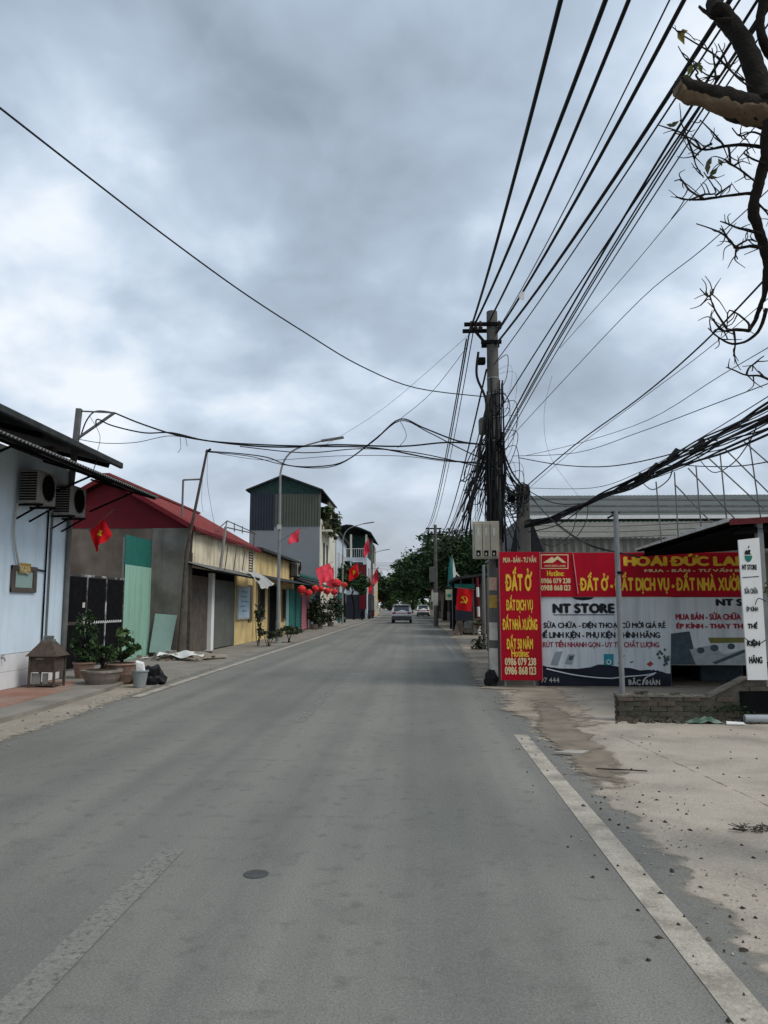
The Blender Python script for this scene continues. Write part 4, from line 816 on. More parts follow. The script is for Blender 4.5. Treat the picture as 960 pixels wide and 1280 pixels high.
tree('small tree before the terrace building shop front', -7.0, 88, [((0,0,4.4),(1.5,1.8,.9)),((.9,0,3.6),(1,1.4,.7))], 1700, .2, (0,1), 72, .12, 2.8)

rg = random.Random(55); lm = MB(); lumps = []
for i in range(46):
    x = -80+i*3.5+rg.uniform(-1.5,1.5)
    if -16 < x < -12: continue
    lumps.append(((x, 270+rg.uniform(-12,12), rg.uniform(2.5,5)), (3.6,4,rg.uniform(2.5,4.2))))
    lumps.append(((x, 262+rg.uniform(-6,6), 1.5), (3.2,3,2.0)))
leaves(lm, lumps, 15000, .75, (0,1,1), seed=99); stuff(tag(lm.build('far_wood', [LEAF1, LEAF2]), 'dark mass of far trees closing the end of the street', 'wood'))
# ---------------------------------------------------------------- vehicles
def car(X, Y, paint, label, L_=4.4, W_=1.85, H_=1.68):
    f = thing('car', label, 'car', (X,Y,0), 'cars on the road'); hw = W_/2
    prof = [(0,.42),(.02,.75),(.06,1.02),(.35,1.30),(.75,H_-.06),(1.5,H_),(2.3,H_-.06),(3.1,1.12),(4.1,.98),(L_,.72),(L_,.35),(.1,.32)]
    mb = MB(); k = len(prof); secs = []
    for sx, inn in ((-1,0),(1,0)):
        secs.append([(X+sx*(hw-(.14*max(0,(z-1.0))/.68)-.0), Y+y, z) for y, z in prof])
    mid = [(X, Y+y-(.06 if y < .2 else 0)+(.08 if y > 4.2 else 0), z+(.03 if z > .9 else 0)) for y, z in prof]
    vs = secs[0]+mid+secs[1]; fs = []
    for s_ in range(2):
        for i in range(k): a = s_*k+i; b = s_*k+(i+1)%k; fs.append((a, b, b+k, a+k))
    fs += [tuple(range(k)), tuple(range(2*k,3*k))[::-1]]; mb.add(vs, fs); body = mb.build('body', paint, f)
    MB().prism([(X-hw+.2,Y+.10,1.06),(X+hw-.2,Y+.10,1.06),(X+hw-.3,Y+.56,1.52),(X-hw+.3,Y+.56,1.52)], (0,-.03,.02)).build('rear_window', GLASS, body)
    MB().cbox(X-hw+.1,X+hw-.1,Y+.45,Y+.75,H_-.06,H_-.01,.02).build('spoiler', paint, body)
    MB().cbox(X-hw+.02,X+hw-.02,Y-.08,Y+.3,.28,.66,.05).build('rear_bumper', GLASS, f)
    MB().box(X-.26,X+.26,Y-.09,Y-.06,.70,.82).build('number_plate', WHITEP, f)
    MB().box(X-.42,X+.42,Y-.06,Y-.03,.89,.93).build('trim_strip', TAIL, f)
    for sx in (-1,1):
        MB().cbox(X+sx*(hw-.24)-.17,X+sx*(hw-.24)+.17,Y-.02,Y+.2,.84,1.0,.03).build('tail_light', TAIL, f)
        MB().prism([(X+sx*(hw-.01),Y+.5,1.08),(X+sx*(hw-.01),Y+2.9,1.08),(X+sx*(hw-.10),Y+2.2,1.5),(X+sx*(hw-.10),Y+.9,1.52)], (sx*.015,0,0)).build('side_window', GLASS, f)
        MB().cbox(X+sx*(hw+.1)-.09,X+sx*(hw+.1)+.09,Y+2.85,Y+2.95,1.02,1.16,.02).build('mirror', paint, f)
        for yo in (.8, 3.5):
            w_ = MB(); n = 18; cx = X+sx*(hw-.11); w_.add([(cx+s2*.11,Y+yo+.34*math.cos(t*6.2832/n),.34+.34*math.sin(t*6.2832/n)) for s2 in (-1,1) for t in range(n)], [tuple(range(n))[::-1],tuple(range(n,2*n))]+[(i,(i+1)%n,(i+1)%n+n,i+n) for i in range(n)]); w_.build('wheel', TYRE, f)
c = G(502,779); car(c.x, c.y, CARS, 'silver sport utility car driving away in the middle of the road')
car(c.x+2.4, 112, WHITEP, 'white car farther ahead, partly hidden by the silver one')
def motorbike(X, Y, label, m_, rz=0):
    f = thing('motorbike', label, 'motorbike', (X,Y,0), 'motorbikes parked at the left kerb'); f.rotation_euler.z = rz
    for yo in (-.62,.62):
        w_ = MB(); n = 16
        w_.tube([(X,Y+yo+.24*math.cos(t*6.2832/n),.29+.24*math.sin(t*6.2832/n)) for t in range(n+1)], .05, 6); w_.build('wheel', TYRE, f)
    MB().cbox(X-.14,X+.14,Y-.75,Y+.1,.42,.72,.08).build('body', m_, f); MB().cbox(X-.13,X+.13,Y-.65,Y+.15,.72,.82,.04).build('seat', BLACKI, f)
    mb = MB(); mb.prism([(X-.18,Y+.2,.3),(X+.18,Y+.2,.3),(X+.16,Y+.48,.95),(X-.16,Y+.48,.95)], (0,.08,0)); mb.build('leg_shield', m_, f)
    mb = MB(); mb.tube([(X-.33,Y+.3,1.02),(X,Y+.42,.98),(X+.33,Y+.3,1.02)], .018, 6); mb.tube([(X,Y+.42,.98),(X,Y+.6,.3)], .035, 6); mb.build('handlebar', BLACKI, f)
motorbike(-5.9, 86, 'black motorbike parked at left kerb, nearest', BLACKI, 0); motorbike(-5.5, 93, 'dark motorbike parked before the terrace building shop', NAVY); motorbike(-5.3, 97, 'dark red motorbike parked last before the concrete column', REDCLAD)

# ---------------------------------------------------------------- right: shop hoarding with banners
SY = 15.7
xL = P(627,800,SY).x; xS = P(838,800,SY).x; xR = 8.2; zT = P(700,691,SY).z; zM = P(700,745,SY).z
h = thing('phone_shop', 'low shop hut whose front is covered by red and white banners', 'shop', ((xL+xR)/2, SY+1.6, 0))
MB().box(xL+.03, xS, SY+.03, SY+3.2, 0, zT-.04).build('wall', WAREB, h)
MB().box(xS, xR, SY+.03, SY+3.2, P(880,832,SY).z, zT-.04).build('upper_wall', WAREB, h)
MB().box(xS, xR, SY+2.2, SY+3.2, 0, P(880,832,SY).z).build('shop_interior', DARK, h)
MB().box(xL, xR, SY-.02, SY+3.4, zT-.035, zT+.02).build('roof', GRMET, h)
MB().cbox(xR-.3,xR,SY,SY+.3,0,zT,.01).build('corner_pillar', CONC, h)
bx_ = P(880,845,SY+1).x
MB().cbox(bx_,bx_+.9,SY+1.2,SY+1.8,.0,.42,.02).build('glass_counter', PRDARK, h)
def sheet(x0, x1, y0, y1, Y, m_, name, parent, th=.03):
    a = P(x0,y1,Y); b = P(x1,y0,Y); return MB().cbox(a.x,b.x,Y-th,Y,a.z,b.z,.004).build(name, m_, parent)
def quads(px, Y, m_, name, parent):     # flat print: pixel outline on the banner plane
    pts = [P(x,y,Y) for x, y in px]; mb = MB(); mb.add(pts, [tuple(range(len(pts)))[::-1]]); return mb.build(name, m_, parent)
# vertical red sign
VY = 15.45
f = thing('red_upright_sign', 'tall narrow red sign with yellow property lettering beside the concrete pole', 'sign', (P(650,850,VY).x, VY, .05))
sheet(626,674,690,850,VY,SIGNR,'panel',f,.05)
mb = MB()
qa = P(626,850,VY); qb = P(674,690,VY)
for xx in (qa.x-.004, qb.x-.012): mb.box(xx,xx+.016,VY-.06,VY-.051,qa.z,qb.z)
mb.build('frame', mat('sign_frame_pink',(.40,.10,.12),.5), f)
mb = MB(); mb.bar((P(632,850,VY).x,VY+.03,0),(P(632,850,VY).x,VY+.03,.4), .04); mb.bar((P(668,850,VY).x,VY+.03,0),(P(668,850,VY).x,VY+.03,.4), .04); mb.build('leg', STEEL, f)
TY_ = VY-.056
for s_, x0,x1,y0,y1,m_,bo in (('MUA - BÁN - TƯ VẤN',629,670,694,703,SIGNO,.035),('ĐẤT Ở',632,665,709,738,SIGNY,.055),('ĐẤT DỊCH VỤ',633,666,744,766,SIGNY,.055),('ĐẤT NHÀ XƯỞNG',628.5,671.5,768,787,SIGNY,.055),('ĐẤT 50 NĂM',633.5,666,793,811,SIGNY,.055),('Hotline:',639.5,661,812,821,SIGNY,.04),('0986 079 238',631.5,670,822.5,831.5,SIGNO,.045),('0986 868 123',631.5,670,833.5,843,SIGNO,.045)):
    ptext(s_,x0,x1,y0,y1,TY_,m_,f,bo)
# horizontal red banner
HY = SY-.01
f = thing('red_banner', 'long red banner with yellow property lettering across the top of the shop', 'banner', (P(780,745,HY).x, HY, P(780,745,HY).z))
sheet(674.5,945,690.5,746,HY,SIGNR,'cloth',f,.03); TY_ = HY-.034
for s_, x0,x1,y0,y1,m_,bo in (('Hotline:',684,705,713.5,720,SIGNY,.04),('0986 079 238',676.5,713,723,729,SIGNO,.045),('0988 868 123',676.5,713,731.5,738,SIGNO,.045),('HOÀI ĐỨC LAND',781,951,692.5,707,SIGNY,.07),('MUA - BÁN - TƯ VẤN BĐS',806,938,710,715,SIGNO,.045),('ĐẤT Ở - ĐẤT DỊCH VỤ - ĐẤT NHÀ XƯỞNG',725.5,938,715.5,742,SIGNY,.055)):
    ptext(s_,x0,x1,y0,y1,TY_,m_,f,bo)
lg = quads([(676,693),(710.5,693),(710.5,711),(676,711)], TY_+.001, SIGNO, 'logo', f); quads([(677,694),(709.5,694),(709.5,710),(677,710)], TY_-.001, SIGNR, 'logo_field', lg)
quads([(678.5,703.5),(690,696),(694,699.5),(688,703.5)], TY_-.003, SIGNO, 'logo_roof', lg); quads([(686,703.5),(697,694.8),(708,703.5),(703,703.5),(697,699),(691,703.5)], TY_-.004, SIGNO, 'logo_roof', lg); ptext('HOÀI ĐỨC LAND',681,707,705.5,708.5,TY_-.002,SIGNO,lg,.02)
mb = MB(); mb.bar(P(716,692,TY_-.01), P(722.5,742,TY_-.01), .03, .012); mb.build('cloth_strip', mat('pale_pink_strip',(.62,.32,.30),.7), f)
# white banner
WYb = SY-.005
f = thing('white_shop_banner', 'white shop banner with black lettering and torn lower edge', 'banner', (P(756,840,WYb).x, WYb, P(756,840,WYb).z))
poly = [(674.5,746),(838,746),(838,842),(826,841),(812,837),(800,838),(788,835),(776,834),(760,831),(748,830.5),(738,834),(722,836),(700,835.5),(684,833.5),(674.5,831)]
pts = [P(x,y,WYb-.012) for x, y in poly]; mb = MB(); mb.prism(pts, (0,.01,0)); mb.build('cloth', SIGNW, f); TY_ = WYb-.016
for s_, x0,x1,y0,y1,m_,bo in (('NT STORE',692,767.5,755,766,SIGNK,.085),('- SỬA CHỮA - ĐIỆN THOẠI CŨ MỚI GIÁ RẺ',674.8,832,776,786.5,SIGNK,.045),('HẾ LINH KIỆN - PHỤ KIỆN CHÍNH HÃNG',674.8,825,786.8,799,SIGNK,.045),('- RÚT TIỀN NHANH GỌN - UY TÍN CHẤT LƯỢNG',675,824,799.5,810.5,SIGNM,.04)):
    ptext(s_,x0,x1,y0,y1,TY_,m_,f,bo)
quads([(692,768),(768,768),(768,769),(692,769)], TY_, SIGNK, 'underline', f)
quads([(715,746.4),(742.5,746.4),(739,749.2),(729,750.6),(719,749.2)], TY_, SIGNK, 'logo_edge', f)
quads([(694,815),(703.5,814),(697,832),(688,831)], TY_, PRGREY, 'phone_print', f); quads([(710,818),(719,818),(715,831),(706,830)], TY_, PRGREY, 'phone_print', f); quads([(712,820),(717.5,820),(715,825),(710.5,825)], TY_-.002, PRDARK, 'phone_screen', f)
pt = quads([(754.5,817.5),(767,817.5),(767,831.5),(755,831.5)], TY_, PRTEAL, 'box_print', f)
mb = MB(); cc = P(761,827.5,TY_-.003); n = 14
mb.add([(cc.x+.05*k*math.cos(t*6.2832/n), TY_-.003, cc.z+.05*k*math.sin(t*6.2832/n)) for k in (1,.65) for t in range(n)], [(i,i+n,(i+1)%n+n,(i+1)%n) for i in range(n)]); mb.build('ring_print', WHITEP, pt)
quads([(772,829),(779,819),(781,819),(776,831)], TY_, PRDARK, 'pen_print', f); quads([(787,827.5),(792,826),(791,828),(788,829)], TY_, PRDARK, 'earbud_print', f); quads([(808,830),(813,826.5),(817,830),(812,833.5)], TY_, mat('print_red',(.33,.06,.05),.6), 'bag_print', f)
rr = random.Random(77)
for i in range(16):
    x = 830+rr.gauss(0,4); y = 818+rr.gauss(0,7); x = min(x, 835.5); quads([(x-2,y),(x,y-2.2),(x+2,y),(x,y+2.4)], TY_-.001*(i%4)-.002, PRDARK if i % 2 else mat('print_green',(.07,.14,.10),.6), 'foliage_print', f)
mb = MB(); mb.tube(spline([P(716,790,TY_),P(715,793,TY_-.004),P(713,800,TY_-.004)],3), .006, 4); mb.build('tear', SIGNK, f)
# navy strip under it
f = thing('navy_banner', 'dark navy banner strip hanging crumpled below the white banner', 'banner', (P(756,857,SY).x, SY, .02))
mb = MB(); nu, nv = 30, 5; a = P(674.5,857,SY-.002); b = P(838,830,SY-.002)
for i in range(nu+1):
    for j in range(nv+1):
        u = i/nu; v_ = j/nv; mb.v.append(Vector((a.x+(b.x-a.x)*u, SY-.003-.02*math.sin(u*13+v_*4)*math.sin(v_*3)-.0, a.z+(b.z-a.z)*v_+.012*math.sin(u*17)*v_)))
for i in range(nu):
    for j in range(nv): q = i*(nv+1)+j; mb.f.append((q,q+nv+1,q+nv+2,q+1)); mb.mi.append(0)
mb.build('cloth', NAVYB, f, smooth=True)
ptext('97 444',676,699,847,853,SY-.04,OFFW,f,.02); ptext('BẮC NHÀN',786,825,846.5,856,SY-.04,OFFW,f,.04)
mb = MB()
for pp in ([(683,836),(700,840),(720,844),(745,847),(765,848)],[(765,848),(780,846),(800,844.5),(812,843),(820,841)],[(803,856),(805,850),(809,846),(818,842.5)]):
    mb.tube(spline([P(x,y,SY-.05) for x, y in pp],3), .012, 5)
mb.build('torn_edge', SIGNW, f)
# second banner
f = thing('dim_shop_banner', 'second shop banner with maroon lettering in the shade of the canopy', 'banner', (P(885,830,WYb).x, WYb, P(885,830,WYb).z))
sheet(838.6,945,746.5,831,WYb-.003,SIGNW,'cloth',f,.012); TY_ = WYb-.018
for s_, x0,x1,y0,y1,m_,bo in (('NT STORE',896,968,749,757,SIGNK,.085),('MUA BÁN - SỬA CHỮA',845,926,765,774.5,SIGNM,.075),('ÉP KÍNH - THAY THẾ LINH KIỆN',846,978,777,787,SIGNM,.075)):
    ptext(s_,x0,x1,y0,y1,TY_,m_,f,bo)
quads([(838.6,792),(862,789),(872,830.8),(838.6,830.8)], TY_, PRDARK, 'photo_print', f); quads([(862,812),(890,806),(905,818),(945,808),(945,830.8),(870,830.8)], TY_-.001, PRLIGHT, 'photo_print', f)
quads([(885,797),(945,797),(945,803),(888,804)], TY_-.001, mat('print_olive',(.17,.17,.05),.6), 'photo_print', f)
for x, y, r_ in ((876,813,5),(893,810,5.5),(914,808,5)):
    quads([(x+r_*math.cos(t*.785), y+r_*.8*math.sin(t*.785)) for t in range(8)], TY_-.003, PRDARK, 'lens_print', f)
quads([(890,828),(930,812),(933,815),(895,830.5)], TY_-.002, PRDARK, 'photo_print', f)

# ---------------------------------------------------------------- canopy, upright white sign
CX0, CX1, CY0, CY1 = 4.45, 9.5, 11.0, 15.6; zc_ = 2.79
f = thing('shop_canopy', 'dark sheet metal canopy on grey posts over the shop forecourt', 'canopy', (CX0+.5, 11.1, 0))
r_ = MB().corr((CX0,CY0,zc_-.02),(CX0,CY1,zc_-.1),(CX1,CY1,zc_+.25),(CX1,CY0,zc_+.3), 34, .018).build('roof_sheet', BLACKI, f)
MB().prism([(CX0-.02,CY0,zc_-.01),(CX0-.02,CY1,zc_-.09),(CX0-.02,CY1,zc_-.05),(CX0-.02,CY0,zc_+.045)], (.05,0,0)).build('edge_trim', mat('pale_trim',(.5,.5,.48),.6,.2,9), r_)
MB().prism([(CX0+.0,CY0-.02,zc_-.06),(CX1,CY0-.02,zc_+.24),(CX1,CY0-.02,zc_+.36),(CX0+.0,CY0-.02,zc_+.02)], (0,.02,0)).build('fascia', mat('dark_red_fascia',(.10,.018,.02),.7,.2,4), r_)
mb = MB()
for Y in (11.1,12.6,14.1,15.4): mb.bar((CX0+.1,Y,zc_-.14),(CX1,Y,zc_+.17), .06, .09)
for X in (4.6,6.2,7.8): mb.bar((X,11.05,zc_-.1+(X-4.5)*.06),(X,15.5,zc_-.18+(X-4.5)*.06), .05)
mb.build('purlin', BLACKI, f)
mb = MB(); mb.add([(CX0+.02,CY0+.02,zc_-.13),(CX1,CY0+.02,zc_+.16),(CX1,CY1,zc_+.10),(CX0+.02,CY1,zc_-.22)], [(0,1,2,3)]); mb.build('underside_shade_sheet', DARK, f)  # black sheet added below the purlins to deepen the canopy's underside shade
pxp = P(953,740,11.12); MB().cbox(pxp.x-.045,pxp.x+.045,11.07,11.17,.45,zc_+.02,.008).build('post', STEEL, f); MB().cbox(8.9,9.0,11.07,11.17,0,zc_+.1,.008).build('post', STEEL, f); MB().cbox(8.9,9.0,15.3,15.4,0,zc_+.1,.008).build('post', STEEL, f)
NY = 10.85; a = P(935,850,NY); b = P(958,850,NY); tl = P(923,675,NY); tr_ = P(949,672,NY)
f = thing('white_upright_sign', 'narrow white upright sign with fruit emblem standing on the low wall', 'sign', ((a.x+b.x)/2, NY, a.z))
mb = MB(); mb.prism([a, b+Vector((.02,0,0)), tr_+Vector((0,0,0)), tl], (0,.03,0)); mb.build('panel', WHITEP, f)
uN = Vector((b.x-a.x,0,0))
def nt(s_, x0,x1,y0,y1,bo=.07): ptext(s_,x0,x1,y0,y1,NY-.004,SIGNK,f,bo)
nt('NT STORE',928,946,706,712); nt('SỬA CHỮA',931,947.5,733.5,742,.05); nt('ÉP KÍNH',933.5,947.5,757,764,.05); nt('THẾ',935,947,777,785.5); nt('KIỆN',934.5,950,799,809); nt('HÃNG',937,953,819,829)
quads([(928,721.5),(948.6,720),(948.7,721),(928,722.5)], NY-.004, SIGNK, 'divider', f)
def disc(cx_, cy_, rx, ry, t0, t1, n=14): return [(cx_+rx*math.cos(t0+(t1-t0)*i/n), cy_+ry*math.sin(t0+(t1-t0)*i/n)) for i in range(n+1)]
em = quads(disc(935.5,694.5,4.8,8,0,math.pi), NY-.004, SIGNG, 'emblem_base', f)
quads([(930.9,693.3),(931,689.8),(932.5,687.5),(934.3,688.2),(936,687),(937.5,687.2),(938.6,688.6),(937.6,690.2),(938,692),(939.3,693.3)], NY-.005, SIGNK, 'emblem_fruit', em); quads([(935.2,686),(935.2,683.4),(936.4,681.6),(937,683.6)], NY-.005, SIGNK, 'emblem_leaf', em)

# climbing vine on the canopy post
f = thing('wall_creeper', 'thin dry creeper climbing the grey post next to the white sign', 'plant', (pxp.x, 11.0, .6))
mb = MB(); mb.tube(spline([(pxp.x+.05,10.95,.5),(pxp.x-.02,10.93,1.0),(pxp.x+.07,10.92,1.5),(pxp.x,10.93,1.9)],5), .012, 5); mb.tube(spline([P(958,752,10.8),P(948,748,10.8),P(944,756,10.8)],4), .006, 4); mb.tube(spline([P(957,800,10.8),P(945,806,10.8),P(930,797,10.8)],4), .006, 4); mb.build('stem', BARK, f)
lm = MB(); leaves(lm, [((pxp.x+.02,10.93,1.75),(.10,.06,.16)),((pxp.x+.06,10.93,1.3),(.08,.06,.2)),((pxp.x,10.93,.75),(.10,.06,.12))], 190, .035, (0,1,2), seed=90); lm.build('foliage', [LEAF1, LEAF2, mat('leaf_ochre',(.13,.10,.03),.7,.3,3)], f)

# ---------------------------------------------------------------- low brick wall
g0 = G(773,902); BWY = g0.y
f = thing('low_brick_wall', 'low old brick wall with cement top and raised right end', 'wall', (3.6, BWY+.1, 0))
xa = g0.x; xb = P(888,905,BWY).x; xc = P(936,905,BWY).x; xd = 6.2; H0 = .375; H1 = .62
core = [(xa+.02,BWY+.015,0),(xd,BWY+.015,0),(xd,BWY+.015,H1-.03),(xc,BWY+.015,H1-.03),(xb,BWY+.015,H0-.03),(xa+.02,BWY+.015,H0-.03)]
cm = MB(); nx = 90
for i in range(nx+1):
    x = xa+.02+(xd-xa-.02)*i/nx; top = H0-.03 if x < xb else (H0-.03+(x-xb)/(xc-xb)*(H1-H0) if x < xc else H1-.03)
    for j in range(9): z = top*j/8; cm.v.append(Vector((x, BWY+.012+.014*mnoise.noise(Vector((x*9,z*9,1)))+.010*mnoise.noise(Vector((x*31,z*31,2))), z)))
for i in range(nx):
    for j in range(8): q = i*9+j; cm.f.append((q,q+9,q+10,q+1)); cm.mi.append(0)
cm.build('mortar_face', MORTAR, f, smooth=True); MB().prism([Vector((p[0],p[1]+.03,p[2])) for p in core], (0,.15,0)).build('mortar_core', MORTAR, f)
cap = MB()
for (x0,z0),(x1,z1) in (((xa-.01,H0),(xb,H0-.01)),((xb,H0-.01),(xc,H1)),((xc,H1),(xd,H1))):
    ks = max(2, int((x1-x0)/.11))
    for q in range(ks):
        xa_, xb_ = x0+(x1-x0)*q/ks, x0+(x1-x0)*(q+1)/ks; zA, zB = z0+(z1-z0)*q/ks, z0+(z1-z0)*(q+1)/ks; jr = random.uniform(-.012,.010)
        cap.prism([(xa_,BWY-.008+jr,zA-.032),(xb_,BWY-.008+jr,zB-.032),(xb_,BWY-.008+jr,zB+jr*.9),(xa_,BWY-.008+jr,zA+jr*.9)], (0,.2-jr,0))
cap.build('cement_cap', mat('cement_cap',(.17,.155,.13),.95,.3,6,.8,30,stain=(.07,.065,.055),stainamt=.7,stainscale=4), f)
bl_, bh_, jt = .215, .058, .012; meshes = []
for k in range(6):
    rg = random.Random(k); vs = [Vector(((sx*.5)*bl_+rg.uniform(-.004,.004), sy*.045+rg.uniform(-.006,.006), (sz*.5)*bh_+rg.uniform(-.004,.004))) for sx in (-1,1) for sy in (-1,1) for sz in (-1,1)]
    me = bpy.data.meshes.new('brick'); me.from_pydata(vs, [], [(0,1,3,2),(4,6,7,5),(0,4,5,1),(2,3,7,6),(0,2,6,4),(1,5,7,3)]); me.materials.append(BRICKM[k % 3]); me.update(); meshes.append(me)
rg = random.Random(3)
for row in range(8):
    z = .035+row*(bh_+jt); x = xa+bl_/2+(bl_/2 if row % 2 else 0)
    while x < xd-.1:
        top = H0 if x+bl_/2 < xb else (H0+(x-bl_/2-xb)/(xc-xb)*(H1-H0) if x-bl_/2 < xc else H1)
        gap = x > xc-.12 and z < .42
        if z+bh_/2 < top-.03 and not gap and rg.random() > .06:
            o = bpy.data.objects.new('brick', rg.choice(meshes)); COL.objects.link(o); o.parent = f; o.location = Vector((x+rg.uniform(-.006,.006), BWY+.045+rg.uniform(-.012,.012), z+rg.uniform(-.004,.004))) - ROOT[f.name]; o.rotation_euler = (rg.uniform(-.06,.06), rg.uniform(-.02,.02), rg.uniform(-.05,.05))
        x += bl_+jt
for row in range(5):   # left end return
    o = bpy.data.objects.new('brick', rg.choice(meshes)); COL.objects.link(o); o.parent = f; o.location = Vector((xa+.05, BWY+.14, .035+row*(bh_+jt))) - ROOT[f.name]; o.rotation_euler.z = R(90); o.scale.x = .5
MB().box(xc-.1,xd,BWY-.004,BWY+.016,.13,.42).build('recess_shade_panel', DARK, f)  # flat black panel on the wall face, painting in a recess's shade
f = MB(); f.tube([(P(930,900,BWY-.12).x,BWY-.14,.07),(6.5,BWY-.2,.075)], .055, 14); tag(f.build('drain_pipe', mat('grey_pvc',(.33,.35,.36),.5,.1,4), loc=(4.6,BWY-.15,.015)), 'grey plastic pipe lying at the foot of the low wall', 'pipe')
g = G(880,905); mb = MB(); n = 20
for i in range(n+1):
    for j in range(5): u = i/n; mb.v.append(Vector((g.x-.22+u*.5, g.y-.05+j*.05, .012+.09*math.sin(u*math.pi)*(1-(j-2)**2/6)*(.6+.5*math.sin(u*15+j*2)))))
for i in range(n):
    for j in range(4): q = i*5+j; mb.f.append((q,q+5,q+6,q+1)); mb.mi.append(0)
tag(mb.build('green_rag', mat('green_rag',(.09,.15,.11),.9,.4,7,stain=(.35,.35,.32),stainamt=.6,stainscale=6), loc=(g.x,g.y,0), smooth=True), 'crumpled green rag on the ground before the low wall', 'rag')
g = G(918,907); mb = MB(); mb.prism([(g.x-.1,g.y,.012),(g.x+.14,g.y-.02,.012),(g.x+.16,g.y+.1,.02),(g.x-.06,g.y+.12,.03)], (0,0,.012)); tag(mb.build('white_scrap', WHITEP, loc=(g.x,g.y,0)), 'small white scrap lying beside the drain pipe', 'scrap')
lm = MB(); leaves(lm, [((xb+.35,BWY+.02,.12),(.55,.08,.12))], 150, .03, (0,1), seed=93); stuff(tag(lm.build('wall_weeds', [LEAF1, mat('moss',(.05,.055,.03),.9,.3,6)], loc=(xb,BWY,0)), 'dark weeds and moss along the foot of the low wall', 'weeds'))

rg = random.Random(44); mb = MB()
for i in range(90):
    x = rg.uniform(xa-.12, xd-.6); on = rg.random() < .18; top = H0 if x < xb else (H0+(x-xb)/(xc-xb)*(H1-H0) if x < xc else H1); s_ = rg.uniform(.012,.045); p = Vector((x, BWY+rg.uniform(.02,.15) if on else BWY-rg.random()**2*.22, top-.005 if on else .004))
    vs = [p+Vector((sx*s_*rg.uniform(.5,1.2), sy*s_*rg.uniform(.5,1.2), sz*s_*rg.uniform(.5,1.1))) for sx in (-1,1) for sy in (-1,1) for sz in (0,1)]
    mb.add(vs, [(0,1,3,2),(4,6,7,5),(0,4,5,1),(2,3,7,6),(0,2,6,4),(1,5,7,3)], rg.choice((0,1,2)))
stuff(tag(mb.build('wall_rubble', BRICKM, loc=(xa,BWY,0)), 'broken brick crumbs on and along the foot of the low wall', 'rubble'))
# galvanised post on the wall end
t = P(769.5,639,BWY+.1); q = P(778,866,BWY+.1)
f = thing('steel_post', 'slim galvanised post standing at the left end of the low wall', 'post', (q.x,BWY+.1,.35)); MB().tube([(q.x,BWY+.1,.3),(q.x+(t.x-q.x)*.5,BWY+.1,(q.z+t.z)/2),t], .038, 10).build('tube', STEEL, f)
mb = MB(); mb.tube([t+Vector((0,0,-.04)), t+Vector((-.12,0,-.1))], .014, 5); mb.bar(t+Vector((-.06,0,-.02)), t+Vector((.05,0,-.02)), .03); mb.build('hook', BLACKI, f); MB().tube([P(774,716,BWY+.1)+Vector((0,0,-.02)),P(774,716,BWY+.1)+Vector((0,0,.02))], .05, 8).build('clip', BLACKI, f)

# ---------------------------------------------------------------- warehouse behind the shop
h = thing('warehouse', 'long grey warehouse with raised ridge roof behind the banners', 'warehouse', (14, 34, 0))
WY = 30.0; ez = P(800,648,WY).z; xl = P(667,650,WY).x; xr = 30; rz_ = P(800,619,37).z
MB().corr((xl,WY,1.5),(xr,WY,1.5),(xr,WY,ez),(xl,WY,ez), 110, .014).build('wall_sheet', WAREB, h)
MB().box(xl,xr,WY+.1,WY+.2,0,1.5).build('base_wall', CONC, h)
r_ = MB().corr((xl-.3,WY-.35,ez+.02),(xr,WY-.35,ez+.02),(xr,37,rz_),(xl-.3,37,rz_), 130, .008).build('roof_slope', WAREG, h)
MB().box(xl-.3,xr,WY-.45,WY-.36,ez-.06,ez+.08).build('gutter', WHITEP, r_); MB().box(xl-.2,xr,WY-.05,WY-.03,ez-.5,ez-.07).build('green_band', mat('band_green',(.06,.14,.11),.7,.15,2), h)
xv = P(780,625,35).x; zv0 = P(800,633,34.5).z; zv1 = P(800,620,34.5).z
MB().corr((xv,34.3,zv0+.05),(xr,34.3,zv0+.05),(xr,36,zv1+.1),(xv-.6,36,zv1+.1), 100, .008).build('ridge_vent', WAREG, r_); MB().box(xv+.1,xr,34.4,34.5,zv0-.35,zv0+.02).build('vent_gap', DARK, r_)
h = thing('lean_to_shed', 'low shed of pale corrugated sheets between the shop and warehouse', 'shed', (8, 24, 0)); LY = 22.0; xl = P(669,680,LY).x
z1 = P(800,672,LY).z; z2 = P(800,650,26).z
MB().corr((xl,LY,z1),(18,LY,z1),(18,26.5,z2),(xl,26.5,z2), 90, .016).build('roof_sheet', WAREB, h); MB().corr((xl,LY+.1,.0),(18,LY+.1,.0),(18,LY+.1,z1-.03),(xl,LY+.1,z1-.03), 70, .025).build('wall_sheet', WAREB, h)
mb = MB()
for k, zz in enumerate((.33,.55,.8)): mb.bar((xl,LY+4.4,z2+zz),(18,LY+4.4,z2+zz-.08*k), .12, .06)
mb.build('stacked_sheet', GRMET, h); 
c = P(650,690,18.6); h = thing('dark_shack', 'black tarpaulin roofed shack behind the upright red sign', 'shack', (c.x,19.5,0)); x0 = P(637,700,18.6).x; x1 = P(676,700,18.6).x
MB().box(x0,x1,18.9,22,0,P(650,690,18.6).z+.1).build('wall', CONC, h); a0 = P(638,690,18.6); a1 = P(646,650,18.6); a2 = P(664,648,18.6); a3 = P(680,690,18.6)
MB().prism([a0,a1,a2,a3,a3+Vector((0,0,-.06)),a0+Vector((0,0,-.06))], (0,3.4,0)).build('roof', BTARP, h)

